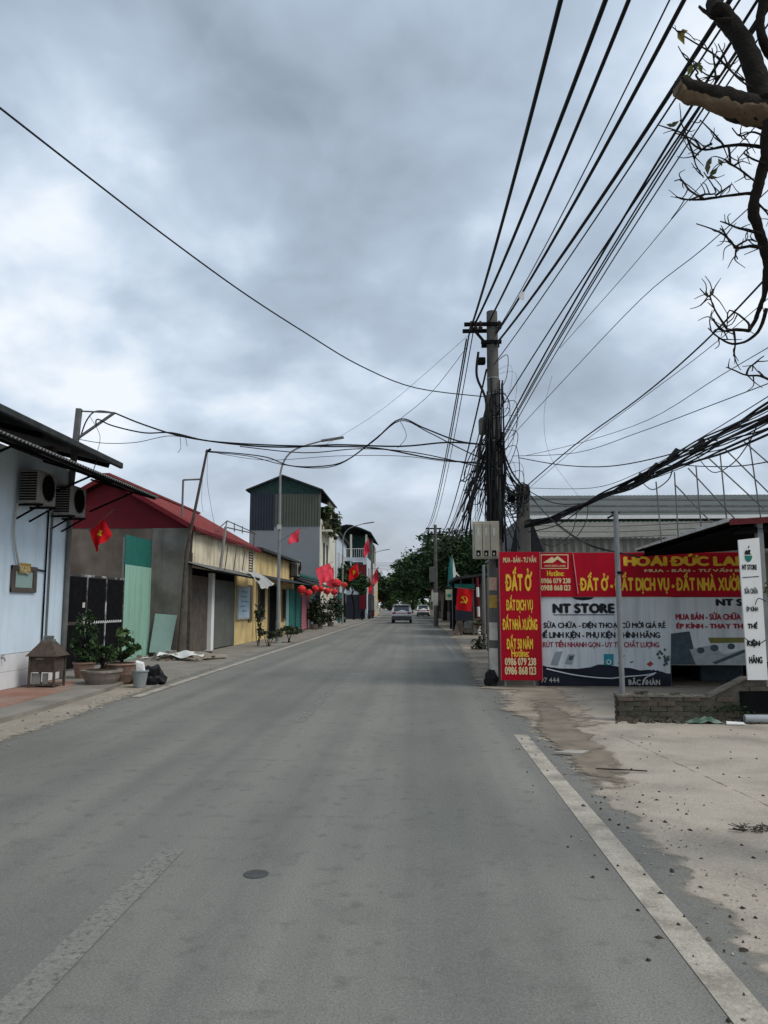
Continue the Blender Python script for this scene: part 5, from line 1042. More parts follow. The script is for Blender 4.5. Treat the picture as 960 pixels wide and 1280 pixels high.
# ---------------------------------------------------------------- utility poles
PY = 15.42
c = G(623,857); PXc = c.x; zt = P(615,390,c.y).z; PY = c.y
f = thing('utility_pole', 'concrete utility pole overloaded with cables beside the upright red sign', 'utility pole', (PXc,PY,0))
MB().tube([(PXc,PY,0),(PXc,PY,zt)], [.17,.115], 16).build('pole', POLEC, f)
for z in (1.7,2.9,4.4,5.0,5.5,6.0,6.35): MB().tube([(PXc,PY,z),(PXc,PY,z+.025)], .17-.055*z/zt+.006, 14).build('strap', STEEL, f)
def arm(z, xo0, xo1, y=-.12, t=.07, name='crossarm'): return MB().bar((PXc+xo0,PY+y,z),(PXc+xo1,PY+y,z), t, t).build(name, BLACKI, f)
za1 = P(590,408,PY).z; arm(za1, -.60, .18); arm(za1-.06, -.62, .12, .12); za2 = P(600,430,PY).z; arm(za2, -.25, .18); arm(za2, -.22, .16, .12)
mb = MB(); mb.bar((PXc-.45,PY-.12,za1-.05),(PXc-.18,PY-.12,za2), .05); mb.build('brace', BLACKI, f)
for xo in (-.45,-.36,-.26,.14):
    for y in (-.12,): MB().lathe((PXc+xo,PY+y,za1-.02), [(.03,-.10),(.055,-.06),(.03,-.03),(.055,.04),(.02,.09)], 10).build('insulator', mat('insulator_brown',(.05,.035,.03),.3,.2,8), f)
z = P(606,533,PY).z; MB().lathe((PXc-.24,PY-.05,z-.02), [(.06,-.17),(.085,-.13),(.085,.13),(.06,.18),(.02,.2)], 14).build('splice_box', mat('splice_grey',(.13,.13,.105),.7,.2,6), f)
z = P(603,452,PY).z; MB().cbox(PXc-.34,PXc-.16,PY-.14,PY+.02,z-.08,z+.06,.02).build('cable_clamp', BLACKI, f)
# posters on the pole
mb = None
for (z0, z1, m_, n_) in ((P(620,738,PY).z,P(620,722,PY).z,PEACH,'poster'),(P(620,760,PY).z,P(620,744,PY).z,OCHRE,'poster'),(P(620,800,PY).z,P(620,778,PY).z,PAPER,'poster'),(.15,.75,PAPER,'poster')):
    if z1 < z0: z0, z1 = z1, z0
    q = MB(); vs = []; n = 10; rad = .178-.06*((z0+z1)/2)/zt
    for zz in (z0,z1):
        for i in range(n+1): t = math.pi*(1.02+.45*i/n); vs.append((PXc+rad*math.cos(t), PY+rad*math.sin(t), zz))
    q.add(vs, [(i,i+1,i+n+2,i+n+1) for i in range(n)]); q.build(n_, m_, f)
# meter boxes
a = P(591,699,PY-.2); b = P(623,652,PY-.2)
f = thing('meter_cabinet', 'beige electric meter cabinet fixed on the left of the concrete pole', 'meter box', (a.x+.25,PY-.2,a.z))
x0 = a.x; x1 = b.x+.0; z0, z1 = a.z, b.z; w3 = (x1-x0-.06)/3
MB().cbox(x0-.0,x1,PY-.30,PY-.16,z0,z1,.012).build('casing', BEIGEM, f)
for i in range(3):
    xx = x0+.03+i*w3; d_ = MB().cbox(xx+.008,xx+w3-.008,PY-.325,PY-.30,z0+.04,z1-.04,.008).build('door', BEIGEM, f)
    MB().box(xx+.035,xx+w3-.035,PY-.331,PY-.3255,z0+.06,z0+.17).build('meter_window', DARK, d_); MB().box(xx+.06,xx+w3-.07,PY-.336,PY-.3315,z0+.08,z0+.12).build('dial', OFFW, d_); MB().box(xx+.06,xx+.10,PY-.331,PY-.3255,z1-.30,z1-.14).build('notice', OFFW, d_)
MB().bar((x1,PY-.2,z0+.3),(PXc,PY-.1,z0+.3), .05).build('bracket', BLACKI, f)
# second, shorter pole behind
P2Y = 17.4; q = P(655,690,P2Y); t = P(656,606,P2Y); f = thing('short_utility_pole', 'short dark concrete pole with cable knot behind the red sign', 'utility pole', (q.x,P2Y,0)); MB().cbox(q.x-.14,q.x+.14,P2Y-.12,P2Y+.12,0,t.z,.02).build('pole', POLEC, f)
Q2 = Vector((q.x,P2Y,t.z))
mb = MB(); rg = random.Random(21)
for i in range(26):
    c = Q2+Vector((rg.uniform(-.38,.05),-.15+rg.uniform(-.1,.1),-.3+rg.uniform(-.32,.15))); r_ = rg.uniform(.06,.17); tt = rg.uniform(0,6)
    mb.tube([c+Vector((r_*math.cos(tt+k*.55), .06*math.sin(k+tt), r_*1.1*math.sin(tt+k*.55))) for k in range(12)], .010, 4)
mb.build('cable_knot', RUBBER, f); MB().cbox(Q2.x-.36,Q2.x-.2,P2Y-.25,P2Y-.1,Q2.z-.42,Q2.z-.2,.02).build('splice_box', BLACKI, f)
# far utility pole
c = G(545,783); FPX, FPY = c.x, c.y; zt2 = P(543,656,FPY).z
f = thing('far_utility_pole', 'concrete utility pole farther along the right pavement before the trees', 'utility pole', (FPX,FPY,0)); MB().tube([(FPX,FPY,0),(FPX,FPY,zt2)], [.19,.12], 12).build('pole', POLEC, f)
mb = MB(); mb.bar((FPX-.75,FPY,zt2-.3),(FPX+.5,FPY,zt2-.3), .1); mb.bar((FPX-.55,FPY,zt2-.75),(FPX+.4,FPY,zt2-.75), .1); mb.build('crossarm', BLACKI, f); MB().bar((FPX-.55,FPY,zt2-1.6),(FPX-.55,FPY,zt2-.2), .09).build('fuse_unit', BLACKI, f); MB().cbox(FPX-.5,FPX-.05,FPY-.3,FPY-.15,3.4,4.6,.03).build('meter_box', POLEC, f)
MB().tube([(FPX,FPY,1.6),(FPX,FPY,2.6)], .19, 12).build('painted_band', PAPER, f)

# ---------------------------------------------------------------- stalls and clutter along the right verge
h = thing('dark_stall', 'dark wooden roadside stall with flat roof behind the hanging red flag', 'stall', (4.2, 44, 0)); KY = 42
x0 = P(575,740,KY).x; x1 = P(612,740,KY).x+1.5; zr = P(590,722,KY).z
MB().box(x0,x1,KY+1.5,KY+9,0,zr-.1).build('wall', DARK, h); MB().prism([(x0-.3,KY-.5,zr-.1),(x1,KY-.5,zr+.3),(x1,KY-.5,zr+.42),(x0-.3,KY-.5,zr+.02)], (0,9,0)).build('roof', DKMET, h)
MB().box(P(568,733,KY).x,P(593,733,KY).x,KY-.2,KY-.1,P(580,735,KY).z,P(580,730,KY).z).build('awning_slat', TEAL, h)
for px_ in (577,592,603): q = P(px_,780,KY); MB().tube([(q.x,KY+.1,0),(q.x,KY+.1,zr)], .06, 6).build('post', WOOD, h)
for i, px_ in enumerate((594,600,606)): q = P(px_,780,KY+1.3); MB().box(q.x,q.x+.24,KY+1.3,KY+1.4,.3,zr-.3).build('board', (REDCLAD, GRMET, REDCLAD)[i], h)
MB().box(P(570,768,41).x,P(591,768,41).x,40.9,41.6,P(580,776,41).z,P(580,757,41).z).build('counter', NAVY, h)
h = thing('dark_shed', 'dark boarded shed beyond the stall, below the trees', 'shed', (4, 58, 0)); MB().box(2.9,7,54,64,0,2.9).build('wall', DARK, h); MB().prism([(2.5,53.6,2.8),(7.2,53.6,3.2),(7.2,53.6,3.35),(2.5,53.6,2.95)], (0,11,0)).build('roof', DKMET, h); MB().box(2.88,2.9,55,57,.3,2.2).build('board', WOOD, h)
far_house(3.4,8,72,86,3.4,CONC,'low grey house under the trees on the right',DKMET,-1,.9); far_house(3.0,8,90,108,3.6,BRSHUT,'low brown shop under the far trees on the right',DKMET,-1,.8); far_house(2.6,8,112,135,4,CREAM2,'pale low house far down the right side',REDROOF,-1)
# hammer and sickle flag
FY = 39.6; a = P(571,762,FY); b = P(590,735,FY)
f = thing('party_flag', 'square red flag with yellow emblem hanging before the dark stall', 'flag', ((a.x+b.x)/2,FY,a.z)); mb = MB(); nu, nv = 10, 12; xl_, xr_ = a.x, b.x
def FF(u, v_, o=0): return Vector((xl_+(xr_-xl_)*u+.10*v_-.05, FY+.05*math.sin(u*7+v_*2)+o, a.z+(b.z-a.z)*v_-.10*u*(1 if v_ > 0 else 1)))
for i in range(nu+1):
    for j in range(nv+1): mb.v.append(FF(i/nu,j/nv))
for i in range(nu):
    for j in range(nv): q = i*(nv+1)+j; mb.f.append((q,q+nv+1,q+nv+2,q+1)); mb.mi.append(0)
cl_ = mb.build('cloth', FLAGR, f, smooth=True)
em = MB(); n = 14   # sickle
outer = [(.5+.20*math.cos(t), .50+.155*math.sin(t)) for t in [R(-140)+R(250)*i/n for i in range(n+1)]]; inner = [(.475+.155*math.cos(t), .52+.125*math.sin(t)) for t in [R(-140)+R(250)*i/n for i in range(n+1)]]
em.add([FF(u,v_,-.03) for u, v_ in outer+inner], [(i,i+n+1,i+n+2,i+1) for i in range(n)]); em.add([FF(u,v_,-.03) for u, v_ in ((.36,.42),(.40,.38),(.28,.32),(.26,.36))], [(3,2,1,0)])
em.add([FF(u,v_,-.035) for u, v_ in ((.34,.58),(.39,.615),(.66,.37),(.61,.335))], [(0,1,2,3)]); em.add([FF(u,v_,-.035) for u, v_ in ((.28,.57),(.38,.66),(.46,.63),(.34,.53))], [(3,2,1,0)])
em.build('emblem', STARY, cl_); MB().tube([FF(0,1)+Vector((-.1,0,.02)), FF(1,1)+Vector((.1,0,.02))], .02, 5).build('rod', WOOD, f)
# red and white striped pole
c = P(598,772,41.2); t = P(596.5,722,41.2); f = thing('striped_pole', 'red and white striped barrier pole leaning by the dark stall', 'pole', (c.x,41.2,0)); lo = Vector((c.x+.03,41.2,0))
for i in range(6): p0 = lo.lerp(t, i/6); p1 = lo.lerp(t, (i+1)/6); MB().tube([p0,p1], .075, 8).build('band', (WHITEP, REDCLAD)[i % 2], f)
# concrete block pile, leaning board
lump('concrete_block', (P(592,793,42.3).x,42.6,.4), (.55,.5,.5), STONE, 'rough grey concrete block by the dark stall', 'block', 31, .25); a = P(566,794,42); b = P(575,794,42); t0 = P(573,768,42.4); t1 = P(578,768,42.4)
mb = MB(); mb.prism([(a.x,42,0),(b.x,42,0),(t1.x,42.4,t1.z),(t0.x,42.4,t0.z)], (0,.06,0)); tag(mb.build('leaning_plank', mat('rust_plank',(.20,.15,.12),.9,.35,4), loc=(a.x,42,0)), 'brown plank leaning on the grey concrete block', 'plank')
# square sign and folded umbrella
f = thing('square_sign', 'small square yellowish sign on a dark post before the trees', 'sign', (P(563,785,53).x,53,0)); a = P(557,750,53); b = P(567,737,53); MB().cbox(a.x,b.x,52.95,53,a.z,b.z,.01).build('panel', mat('pale_olive_sign',(.36,.37,.24),.7,.2,3), f); MB().box(a.x+.16,b.x-.16,52.93,52.948,a.z+.2,b.z-.3).build('mark', SIGNG, f); MB().cbox(P(562.5,785,53).x,P(568.5,785,53).x,53,53.2,0,a.z+.05,.02).build('post', BLACKI, f)
f = thing('folded_umbrella', 'folded green and white market umbrella with a loose white flap', 'umbrella', (P(566,780,50).x,50,0)); c = P(566,780,50); zt_ = P(566,694,50).z; zb_ = P(566,733,50).z
MB().tube([(c.x,50,0),(c.x,50,zt_)], .03, 6).build('pole', STEEL, f); MB().lathe((c.x-.1,50,0), [(.22,zb_),(.2,zb_+.4),(.15,zb_+1.2),(.03,zt_-.1)], 9).build('canopy', TEAL, f); mb = MB(); p1 = P(566.5,698,49.8); p2 = P(570,715,49.8); p3 = P(579,725,49.8); p4 = P(567,732,49.8); p5 = P(566,714,49.8)
mb.prism([p1,p2,p3,P(571,714,49.8)+Vector((-.05,0,-.2)),p4,p5], (0,.02,0)); mb.build('white_flap', WHITEP, f)
# wooden posts before the stall
for px_, py_, tp, r_, m_, lab in ((606,812,706,.06,STEEL,'slim pale post left of the concrete pole'),(613,814,722,.12,WOOD,'thick weathered wooden post just left of the concrete pole')):
    c = G(px_,py_); mb = MB(); mb.tube([(c.x,c.y,0),(c.x,c.y,P(px_,tp,c.y).z)], [r_,r_*.9], 8); tag(mb.build('roadside_post', m_, loc=(c.x,c.y,0)), lab, 'post')
c = G(604,812); lm = MB(); leaves(lm, [((c.x-.25,c.y,.5),(.35,.4,.6)),((c.x-.1,c.y,.2),(.5,.4,.25))], 420, .07, (0,1), seed=97); tag(lm.build('roadside_weeds', [mat('dry_weed',(.10,.09,.055),.9,.3,4), LEAF1], loc=(c.x,c.y,0)), 'dry weeds growing around the roadside posts', 'weeds')
lump('black_sack', (P(617,852,15.6).x-.03,15.75,.12), (.14,.14,.2), BTARP, 'black sack at the foot of the concrete pole', 'sack', 33, .3)

# ---------------------------------------------------------------- cables
def cable(pts, r, label, group, m_=RUBBER, n=5, name='cable'):
    mb = MB(); mb.tube(pts, r, n); o = mb.build(name, m_, loc=pts[0], smooth=True); tag(o, label, 'cable', group); return o
# power lines from the pole towards and over the viewer
near = [((590,406),(701,0),.023),((594,404),(757,0),.023),((611,402),(786,0),.020),((621,414),(837,0),.008),((621,416),(855,0),.021),((620,430),(893,30),.023),
        ((618,455),(905,30),.010),((620,520),(966,0),.012),((621,556),(928,30),.014),((622,560),(938,36),.010),((622,563),(948,30),.010),((623,568),(956,36),.008)]
ORD = ('leftmost','second from the left','third from the left','fourth from the left','fifth from the left','sixth from the left','seventh from the left','eighth from the left','ninth from the left','tenth from the left','eleventh from the left','rightmost')
for kk, ((ax, ay), (bx2, by2), r_) in enumerate(near):
    A = P(ax,ay,PY-.1); Yb = 5.9; B = P(bx2,by2,Yb); C = Vector((B.x+(B.x-A.x)*1.6, -14, A.z+.1)); pts = []
    for i in range(33):
        Y = A.y+(C.y-A.y)*i/32
        la = (Y-B.y)*(Y-C.y)/((A.y-B.y)*(A.y-C.y)); lb = (Y-A.y)*(Y-C.y)/((B.y-A.y)*(B.y-C.y)); lc = (Y-A.y)*(Y-B.y)/((C.y-A.y)*(C.y-B.y)); pts.append(A*la+B*lb+C*lc)
    cable(pts, r_, 'black line running from the pole over the viewer, %s' % ORD[kk], 'power lines over the viewer')
# lines from the pole to the far pole
for kk, ((ax, ay), r_, xo, zo) in enumerate((((583,424),.017,-.7,-.25),((587,414),.017,-.55,-.25),((592,412),.012,-.35,-.3),((608,462),.021,.3,-.8),((610,500),.014,.35,-1.1),((611,560),.012,.3,-1.4))):
    A = P(ax,ay,PY); cable(sag(A,(FPX+xo,FPY,zt2+zo),.9), r_, 'black line between the two concrete poles, %s at the near pole' % ('leftmost','second from the left','third from the left','fourth from the left','fifth from the left','rightmost and lowest')[kk], 'power lines between the poles')
for xo, zo in ((-.7,-.25),(-.4,-.25),(.4,-.25),(.3,-.8)):
    cable(sag((FPX+xo,FPY,zt2+zo),(FPX+xo-1,110,zt2+zo),.7), .02, 'thin line running on from the far utility pole', 'lines beyond the far pole', THINW)
for i in range(6): a = (-5.6,96+i*3,6+.35*i); cable(sag(a,(3,88+i*5,6.6+.4*i),.25), .02, 'thin line crossing the far end of the street', 'lines across the far street', THINW)
def pxline(pts, Ya, Yb, k=5):
    n = len(pts)-1; return spline([P(x,y,Ya+(Yb-Ya)*i/n) for i, (x, y) in enumerate(pts)], k)
cable([P(-160,5,4.3)]+pxline([(0,135),(100,213),(200,290),(300,363),(380,415),(450,457),(520,485),(606,496)],6.2,PY), .011, 'long black cable sagging from the upper left to the concrete pole', None)
cross = [([(143,516),(180,531),(230,546),(300,556),(360,559),(420,556),(500,558),(560,553),(606,556)],16.5,PY,.018),([(120,532),(122,524),(140,532),(180,541),(215,541),(260,551),(330,556),(400,558),(470,560),(540,573),(606,580)],16.4,PY,.016),
         ([(259,564),(300,567),(335,572),(362,582),(400,583),(432,576),(470,548),(500,524),(530,535),(572,551),(608,556)],24.2,PY,.018),([(259,565),(310,570),(350,580),(390,585),(425,580),(465,553),(500,526),(535,540),(570,558),(606,575)],24.2,PY,.013),
         ([(143,516),(120,514),(108,526),(100,548)],16.5,16.5,.016),([(98,549),(130,554),(170,553),(210,545),(240,548)],16.5,16.4,.008),([(300,558),(380,566),(450,561),(520,566),(606,585)],17.5,PY,.012),([(259,564),(330,575),(420,570),(500,570),(560,577),(606,577)],24.2,PY,.008)]
XL = ('thick cable from the bracket arm across the street, uppermost on the left','black cable from the blue house awning across the street below the uppermost','thick cable from the leaning post rising to a peak over the road','thinner cable doubling the peaked one over the road','short cable bending down behind the bracket arm of the steel post','thin slack cable just above the corrugated awning of the blue house','cable sagging low over the middle of the road to the concrete pole','thin lowest cable from the leaning post to the concrete pole')
for i, (pp, a, b, r_) in enumerate(cross): cable(pxline(pp,a,b), r_, XL[i], 'cables across the street')
cable(pxline([(500,524),(540,490),(585,432)],16.5,PY), .006, 'thin stay wire holding the peak of the crossing cables', 'thin stay wires', THINW); cable(pxline([(400,560),(480,510),(590,415)],19,PY), .004, 'hair thin wire slanting from pole top to the crossing cables', 'thin stay wires', THINW)
for pp, Y in (([(260,566),(259,600),(265,640),(275,690)],24.2),([(112,520),(125,545),(120,570)],16.5),([(225,546),(226,560),(222,566)],16.5),([(232,547),(234,558)],16.5),([(500,526),(508,545),(497,560)],16)):
    cable(pxline(pp,Y,Y), .006, 'loose thin wire end dangling from the crossing cables', 'dangling wire ends', THINW)
cable(pxline([(253,600),(252,625),(254,640)],25,25), .005, 'thin wire hanging from the bracket post arm', None, THINW); cable(pxline([(123,568),(120,578),(116,590)],16.5,16.2), .01, 'short cable dropping onto the corrugated awning', None)
# thin lines fanning right from the poles
fan = [([(700,435),(780,345),(860,250),(980,120)],PY,6.5,.006),([(640,545),(700,480),(800,375),(880,310),(985,215)],PY,6.5,.006),([(660,606),(720,555),(800,497),(880,428),(985,318)],P2Y,7.5,.012),([(650,620),(720,560),(800,500),(880,440),(985,352)],P2Y,7.5,.005),([(648,572),(700,581),(760,583),(830,570),(900,545),(985,490)],PY,7,.009),
       ([(640,570),(720,566),(800,540),(880,510),(985,470)],PY,7,.006),([(660,610),(740,610),(800,590),(880,545),(985,480)],P2Y,7,.006),([(628,560),(640,590),(657,612)],PY,P2Y,.02),([(628,575),(642,600),(657,615)],PY,P2Y,.016),([(630,585),(645,610),(658,622)],PY,P2Y,.012),([(690,470),(680,520),(690,575),(740,640)],PY,P2Y,.003),([(655,570),(720,555),(810,525),(900,470),(985,420)],PY,7,.005)]
XF = ('thin line fanning right, steepest, ending at the pruned branches','thin line fanning right below the steepest one','thick line rising right from the short pole top','hair thin line just below the thick one from the short pole','slack cable bowing right from the concrete pole at mid height','thin nearly straight line right of the concrete pole, upper','thin line bowing right from the short pole top','thick link from concrete pole to short pole, uppermost','thick link from concrete pole to short pole, middle','link from concrete pole to short pole, lowest','hair thin wire hanging in a loose bow before the warehouse','hair thin line rising right above the slack cable')
for kf, (pp, a, b, r_) in enumerate(fan): cable(pxline(pp,a,b), r_, XF[kf], 'lines fanning to the right', RUBBER if r_ > .006 else THINW)
# the heavy bundle on the right
bundle = [(658,655),(690,648),(715,637),(750,622),(790,603),(830,583),(870,566),(910,548),(960,524),(1020,490)]
rg = random.Random(14)
for i in range(15):
    o = i; pp = [(x+rg.uniform(-3,3), y+rg.uniform(-5,6)*(.35+.65*abs(math.sin(j*.9+i))) + (i-7)*3.2*max(0,(j-3)/6)) for j, (x, y) in enumerate(bundle)]; cable(pxline(pp,17.2+rg.uniform(-.05,.05),7.6,5), rg.choice((.007,.009,.012,.016)), 'black cable in the heavy bundle sloping to the right edge', 'heavy cable bundle')
for pp in ([(658,612),(690,628),(720,630),(745,626)],[(660,614),(680,640),(715,668),(745,685),(795,694)],[(658,615),(690,650),(730,678),(800,697)],[(735,628),(733,650),(720,672),(705,682)],[(722,635),(715,665),(695,682),(680,680)],[(660,665),(700,655),(740,625)],[(800,600),(815,612),(835,600),(842,580)],[(868,566),(890,590),(915,580),(935,555),(945,535)],[(842,580),(880,583),(930,582),(985,572)]):
    cable(pxline(pp,17,15.5 if pp[-1][0] < 800 else 10.5), .010, 'slack black cable looping below the heavy bundle', 'slack loops')
for y in (657,664,671): cable(pxline([(668,y),(760,y+1),(860,y-3),(985,y-9)],19.5,14), .006, 'nearly level wire in front of the warehouse', 'level wires before the warehouse')
for k, (px_, py_, ex, ey) in enumerate(((879,549,870,562),(847,562,836,575),(822,580,811,590),(802,592,795,603))):
    Yk = (10.2,11,12,12.8)[k]; f = thing('splice_closure', ('black splice closure, highest on the heavy cable bundle','black splice closure, second from the top on the heavy bundle','black splice closure, third from the top on the heavy bundle','black splice closure, lowest on the heavy cable bundle')[k], 'cable closure', P(ex,ey,Yk), 'splice closures on the bundle')
    MB().tube([P(px_,py_,Yk),P(ex,ey,Yk)], .038, 8).build('body', RUBBER, f); MB().tube([P(px_,py_,Yk),P(px_+18,py_+2,Yk)], .008, 4).build('tail', RUBBER, f)
# steel rods between bundle and canopy
f = thing('rod_truss', 'zigzag truss of thin steel rods rising above the shop canopy', 'truss', P(880,672,12.4)); RYd = 12.4
for a, b in (((820,602),(827,678)),((843,590),(848,672)),((870,583),(877,666)),((900,566),(909,657)),((936,548),(951,648)),((843,605),(893,657)),((860,585),(920,650)),((885,572),(955,636)),((905,560),(975,630)),((930,552),(985,600))):
    MB().tube([P(*a,RYd),P(*b,RYd)], .011, 6).build('rod', GRMET, f)
# tangle round the main pole
rg = random.Random(18)
for i in range(9):
    A = Vector((PXc+rg.uniform(-.16,.0), PY-.1, rg.uniform(4.3,6.3))); cable(sag(A,(FPX+rg.uniform(-.3,.5),FPY,rg.uniform(4.6,6.2)),rg.uniform(.5,1.1)), rg.choice((.008,.012,.018)), 'slack communication cable leaving the concrete pole towards the far pole', 'slack cables between the poles')
for i in range(7):
    c = Vector((PXc+rg.uniform(-.1,.15), PY-.16, rg.uniform(4.0,6.2))); r_ = rg.uniform(.10,.24); t0_ = rg.uniform(0,6)
    cable([c+Vector((r_*math.cos(t0_+k*.45), -.03*math.sin(k*.9), r_*1.25*math.sin(t0_+k*.45))) for k in range(22)], rg.choice((.006,.009,.012)), 'coil of spare cable hung on the concrete pole', 'cable coils at the pole')
for i in range(8):
    A = Vector((PXc+.1, PY-.1, rg.uniform(3.6,5.2))); B_ = Q2+Vector((-.05,-.1,rg.uniform(-.25,.05))); cable(sag(A,B_,rg.uniform(.05,.35),10), rg.choice((.010,.014,.02)), 'thick cable drooping from the concrete pole to the short pole', 'thick links to the short pole')
rg = random.Random(8)
for i in range(18):
    xo = rg.uniform(-.19,.18); pts = [(PXc+xo+rg.uniform(-.04,.04), PY-.15+rg.uniform(-.05,.05), z) for z in (2.2+rg.random(),3.4,4.4,5.2+rg.uniform(-.3,1.2))]; cable(spline(pts,4), rg.uniform(.012,.024), 'black cable strapped vertically to the concrete pole', 'cables strapped to the pole')
for i in range(48):
    a = Vector((PXc+rg.uniform(-.12,.1), PY-.12, rg.uniform(4.3,5.7))); b = Vector((PXc-rg.uniform(.1,.75), PY+rg.uniform(-.1,.6), rg.uniform(2.9,4.4))); m_ = a.lerp(b,.5)+Vector((-rg.uniform(.0,.2),0,-rg.uniform(-.1,.4))); cable(spline([a,m_,b],5), rg.choice((.005,.008,.012)), 'thin wire tangled down the left of the concrete pole', 'tangled wires at the pole', THINW if i % 2 else RUBBER)
for i in range(14):
    a = Vector((PXc+.1, PY-.1, rg.uniform(4.2,7.0))); d = rg.uniform(.12,.5); cable(spline([a, a+Vector((d,0,rg.uniform(-.1,.15))), a+Vector((d*rg.uniform(.8,1.1),0,-rg.uniform(.3,.7))), a+Vector((.02,0,-rg.uniform(.5,1.1)))],5), rg.choice((.003,.004,.008)), 'loose wire loop on the right of the concrete pole', 'loose loops at the pole', THINW if i % 3 else RUBBER)
for i in range(12):
    a = Vector((PXc+.1, PY, rg.uniform(2.9,4.2))); b = Q2+Vector((-.1,-.1,rg.uniform(-1.5,-.1))); cable(sag(a,b,rg.uniform(-.05,.25),8), rg.choice((.004,.006,.010)), 'wire strung between the concrete pole and the short pole', 'wires between the two near poles')
cable(spline([P(598,440,PY-.2),P(596,470,PY-.2),P(608,505,PY-.2),P(600,560,PY-.2),P(592,620,PY-.2),P(582,668,PY-.1)],5), .028, 'thick black cable descending along the left of the concrete pole', None)
cable(spline([P(628,540,PY-.2),P(632,590,PY-.2),P(628,640,PY-.2),P(622,690,PY-.2)],5), .02, 'thick black cable descending along the right of the concrete pole', None)
f = MB(); a = P(651,369,12); f.prism([a+Vector((-.03,0,-.05)),a+Vector((.05,0,-.08)),a+Vector((.06,0,.05)),a+Vector((.0,0,.07))], (.01,.02,0)); tag(f.build('plastic_scrap', WHITEP, loc=a), 'scrap of white plastic caught on a power line', 'scrap')

# ---------------------------------------------------------------- pruned bare tree at the right edge
BYt = 5.0; tb = P(1040,420,BYt)
f = thing('pruned_tree', 'pruned bare tree with sawn limb reaching in from the right edge', 'tree', (tb.x+.2, BYt, 0))
mb = MB(); mb.tube(spline([(tb.x+.2,BYt,0),(tb.x+.15,BYt,1.5),(tb.x+.1,BYt,3.2),P(1010,150,BYt),P(1000,-60,BYt)],5), [.2-.004*i for i in range(21)], 12); mb.jitter(.03,5,.01).build('trunk', BARK, f, smooth=True)
lb = [P(1010,150,BYt),P(960,142,BYt-.05),P(915,130,BYt-.1),P(880,118,BYt-.1),P(848,110,BYt-.12)]; mb = MB(); pts = spline(lb,10); mb.tube(pts, [.122-.0015*i for i in range(len(pts))], 18); mb.jitter(.022,6,.012); li = mb.build('limb', BARK, f, smooth=True)
e_ = pts[-1]; d_ = (pts[-1]-pts[-2]).normalized(); 
mb = MB(); mb.tube([e_-d_*.02, e_+d_*.012], .060, 16); mb.jitter(.012,14,.004).build('sawn_face', CUTW, li)
mb = MB(); q = [(p+Vector((0,-.02,-.044)) ) for i, p in enumerate(pts[1:])]; mb.tube(q, [.092-.0013*i for i in range(len(q))], 16); mb.jitter(.030,7,.014); mb.build('split_wood', CUTW, li, smooth=True)
def br(pp, r0, r1, dy=0, par=None, k=4, nm='branch'):
    k = 8 if r0 > .02 else k
    pts = spline([P(x,y,BYt-.1+dy+.05*i) for i, (x, y) in enumerate(pp)],k); n = len(pts); return MB().tube(pts, [(r0+(r1-r0)*i/(n-1))*(1+.14*mnoise.noise(p_*9)) for i, p_ in enumerate(pts)], 9).jitter(min(r0*.35,.012),9,min(r0*.2,.006)).build(nm, BARK, f, smooth=True)
br([(955,130),(945,95),(930,55),(912,30),(898,12)], .075, .06); lump_pts = P(898,14,BYt); br([(915,25),(890,22),(873,8)], .02, .008); br([(898,14),(893,6),(900,-20)], .055, .06)
br([(962,150),(958,190),(950,225),(942,255),(945,280),(953,300),(958,330),(957,360),(950,385),(937,413)], .046, .014, -.1); br([(958,-10),(950,30),(958,60),(970,75)], .035, .03)
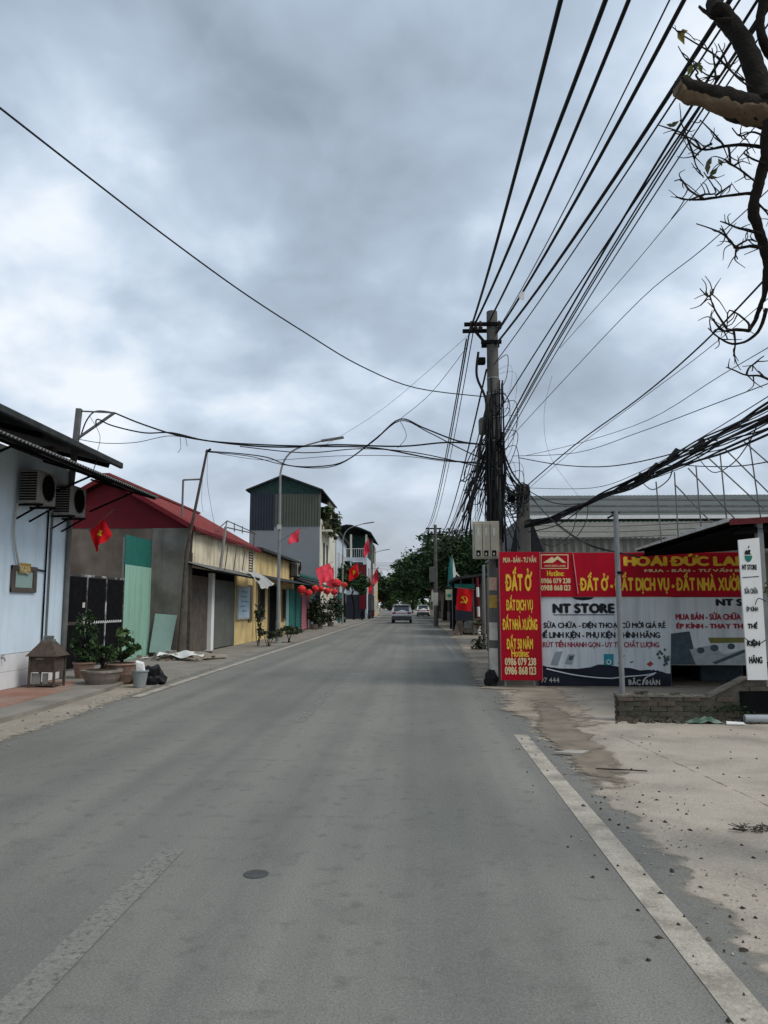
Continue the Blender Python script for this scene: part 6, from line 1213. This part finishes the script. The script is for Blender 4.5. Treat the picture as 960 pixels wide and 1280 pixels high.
twigs = [[(958,185),(930,181),(905,183),(875,186),(850,166),(822,156)],[(945,242),(915,244),(880,249),(862,250),(845,246)],[(880,249),(862,238),(852,225),(843,226)],[(875,186),(868,175),(850,168)],[(905,183),(895,170),(875,150)],[(910,183),(913,205),(908,200),(945,228)],[(913,205),(930,215),(948,230)],[(862,250),(880,243),(895,240),(880,215)],[(895,244),(915,230)],[(952,293),(935,288),(915,282),(900,277)],[(952,310),(938,308),(920,310),(912,300),(895,288),(870,280)],[(918,310),(935,300),(945,302)],[(920,312),(918,325)],[(912,302),(905,290),(900,285)],
         [(937,413),(920,412),(905,414),(900,412)],[(917,414),(919,430),(917,445)],[(908,410),(895,390),(887,370)],[(905,414),(895,405),(892,398)],[(958,385),(950,410),(935,425),(915,430),(898,422),(885,410)],[(937,413),(935,403),(912,388),(909,410)],[(887,370),(882,369)],[(887,370),(892,366)],[(962,475),(950,470),(933,469),(918,463),(908,459)],[(933,469),(938,458),(955,445)],[(910,85),(895,70),(880,60),(855,45),(838,32)],[(930,100),(915,90),(905,70),(898,55)],[(940,110),(925,100),(910,85)],[(885,110),(870,95),(872,90),(855,70),(848,58)],[(900,95),(888,95),(870,85)],[(895,100),(893,80),(890,60)],[(890,180),(880,185),(868,200),(880,222)],[(868,198),(858,170),(850,150)],[(955,170),(940,165),(925,170),(915,160)],[(948,255),(962,270),(975,290)],[(958,205),(940,198),(930,190),(945,182)]]
for i, t_ in enumerate(twigs): br(t_, .013 if i in (0,1,9,10,14,18) else .008, .0035, rnd(-.15,.1), None, 4, 'twig')
for t_ in list(twigs):
    for j in range(4):
        i_ = random.randrange(1, len(t_)); x, y = t_[i_-1]; u_ = random.random(); x += (t_[i_][0]-x)*u_; y += (t_[i_][1]-y)*u_; a_ = rnd(0,6.3); l_ = rnd(10,28); br([(x,y),(x+l_*.5*math.cos(a_)+rnd(-3,3),y+l_*.5*math.sin(a_)+rnd(-3,3)),(x+l_*math.cos(a_+rnd(-.5,.5)),y+l_*math.sin(a_+rnd(-.5,.5)))], .0045, .002, rnd(-.1,.1), None, 3, 'twig')
rg = random.Random(31); LM_ = [LEAFY, mat('leaf_sallow',(.13,.15,.05),.7,.3,4), mat('leaf_grey',(.09,.10,.06),.7,.3,4)]
for (x, y, s_, mi) in ((851,47,.06,0),(854,40,.04,0),(893,70,.045,1),(858,98,.05,1),(862,88,.05,1),(855,105,.04,1),(870,82,.04,2),(886,203,.04,2),(884,210,.045,2),(892,215,.04,2),(900,203,.035,2),(890,222,.03,2),(843,155,.035,2),(838,157,.03,2),(883,368,.025,2),(890,365,.025,2),(875,85,.04,1)):
    c = P(x,y,BYt-.1); a_ = Vector((rg.gauss(0,1),rg.gauss(0,.6),rg.gauss(0,1))).normalized()*s_; b_ = a_.cross(Vector((0,1,.3))).normalized()*s_*.45; n_ = a_.cross(b_).normalized()*s_*.2; mb = MB(); mb.add([c-a_,c-a_*.1+b_+n_,c+a_,c-b_+n_], [(0,1,2),(0,2,3)]); mb.build('leaf', LM_[mi], f)
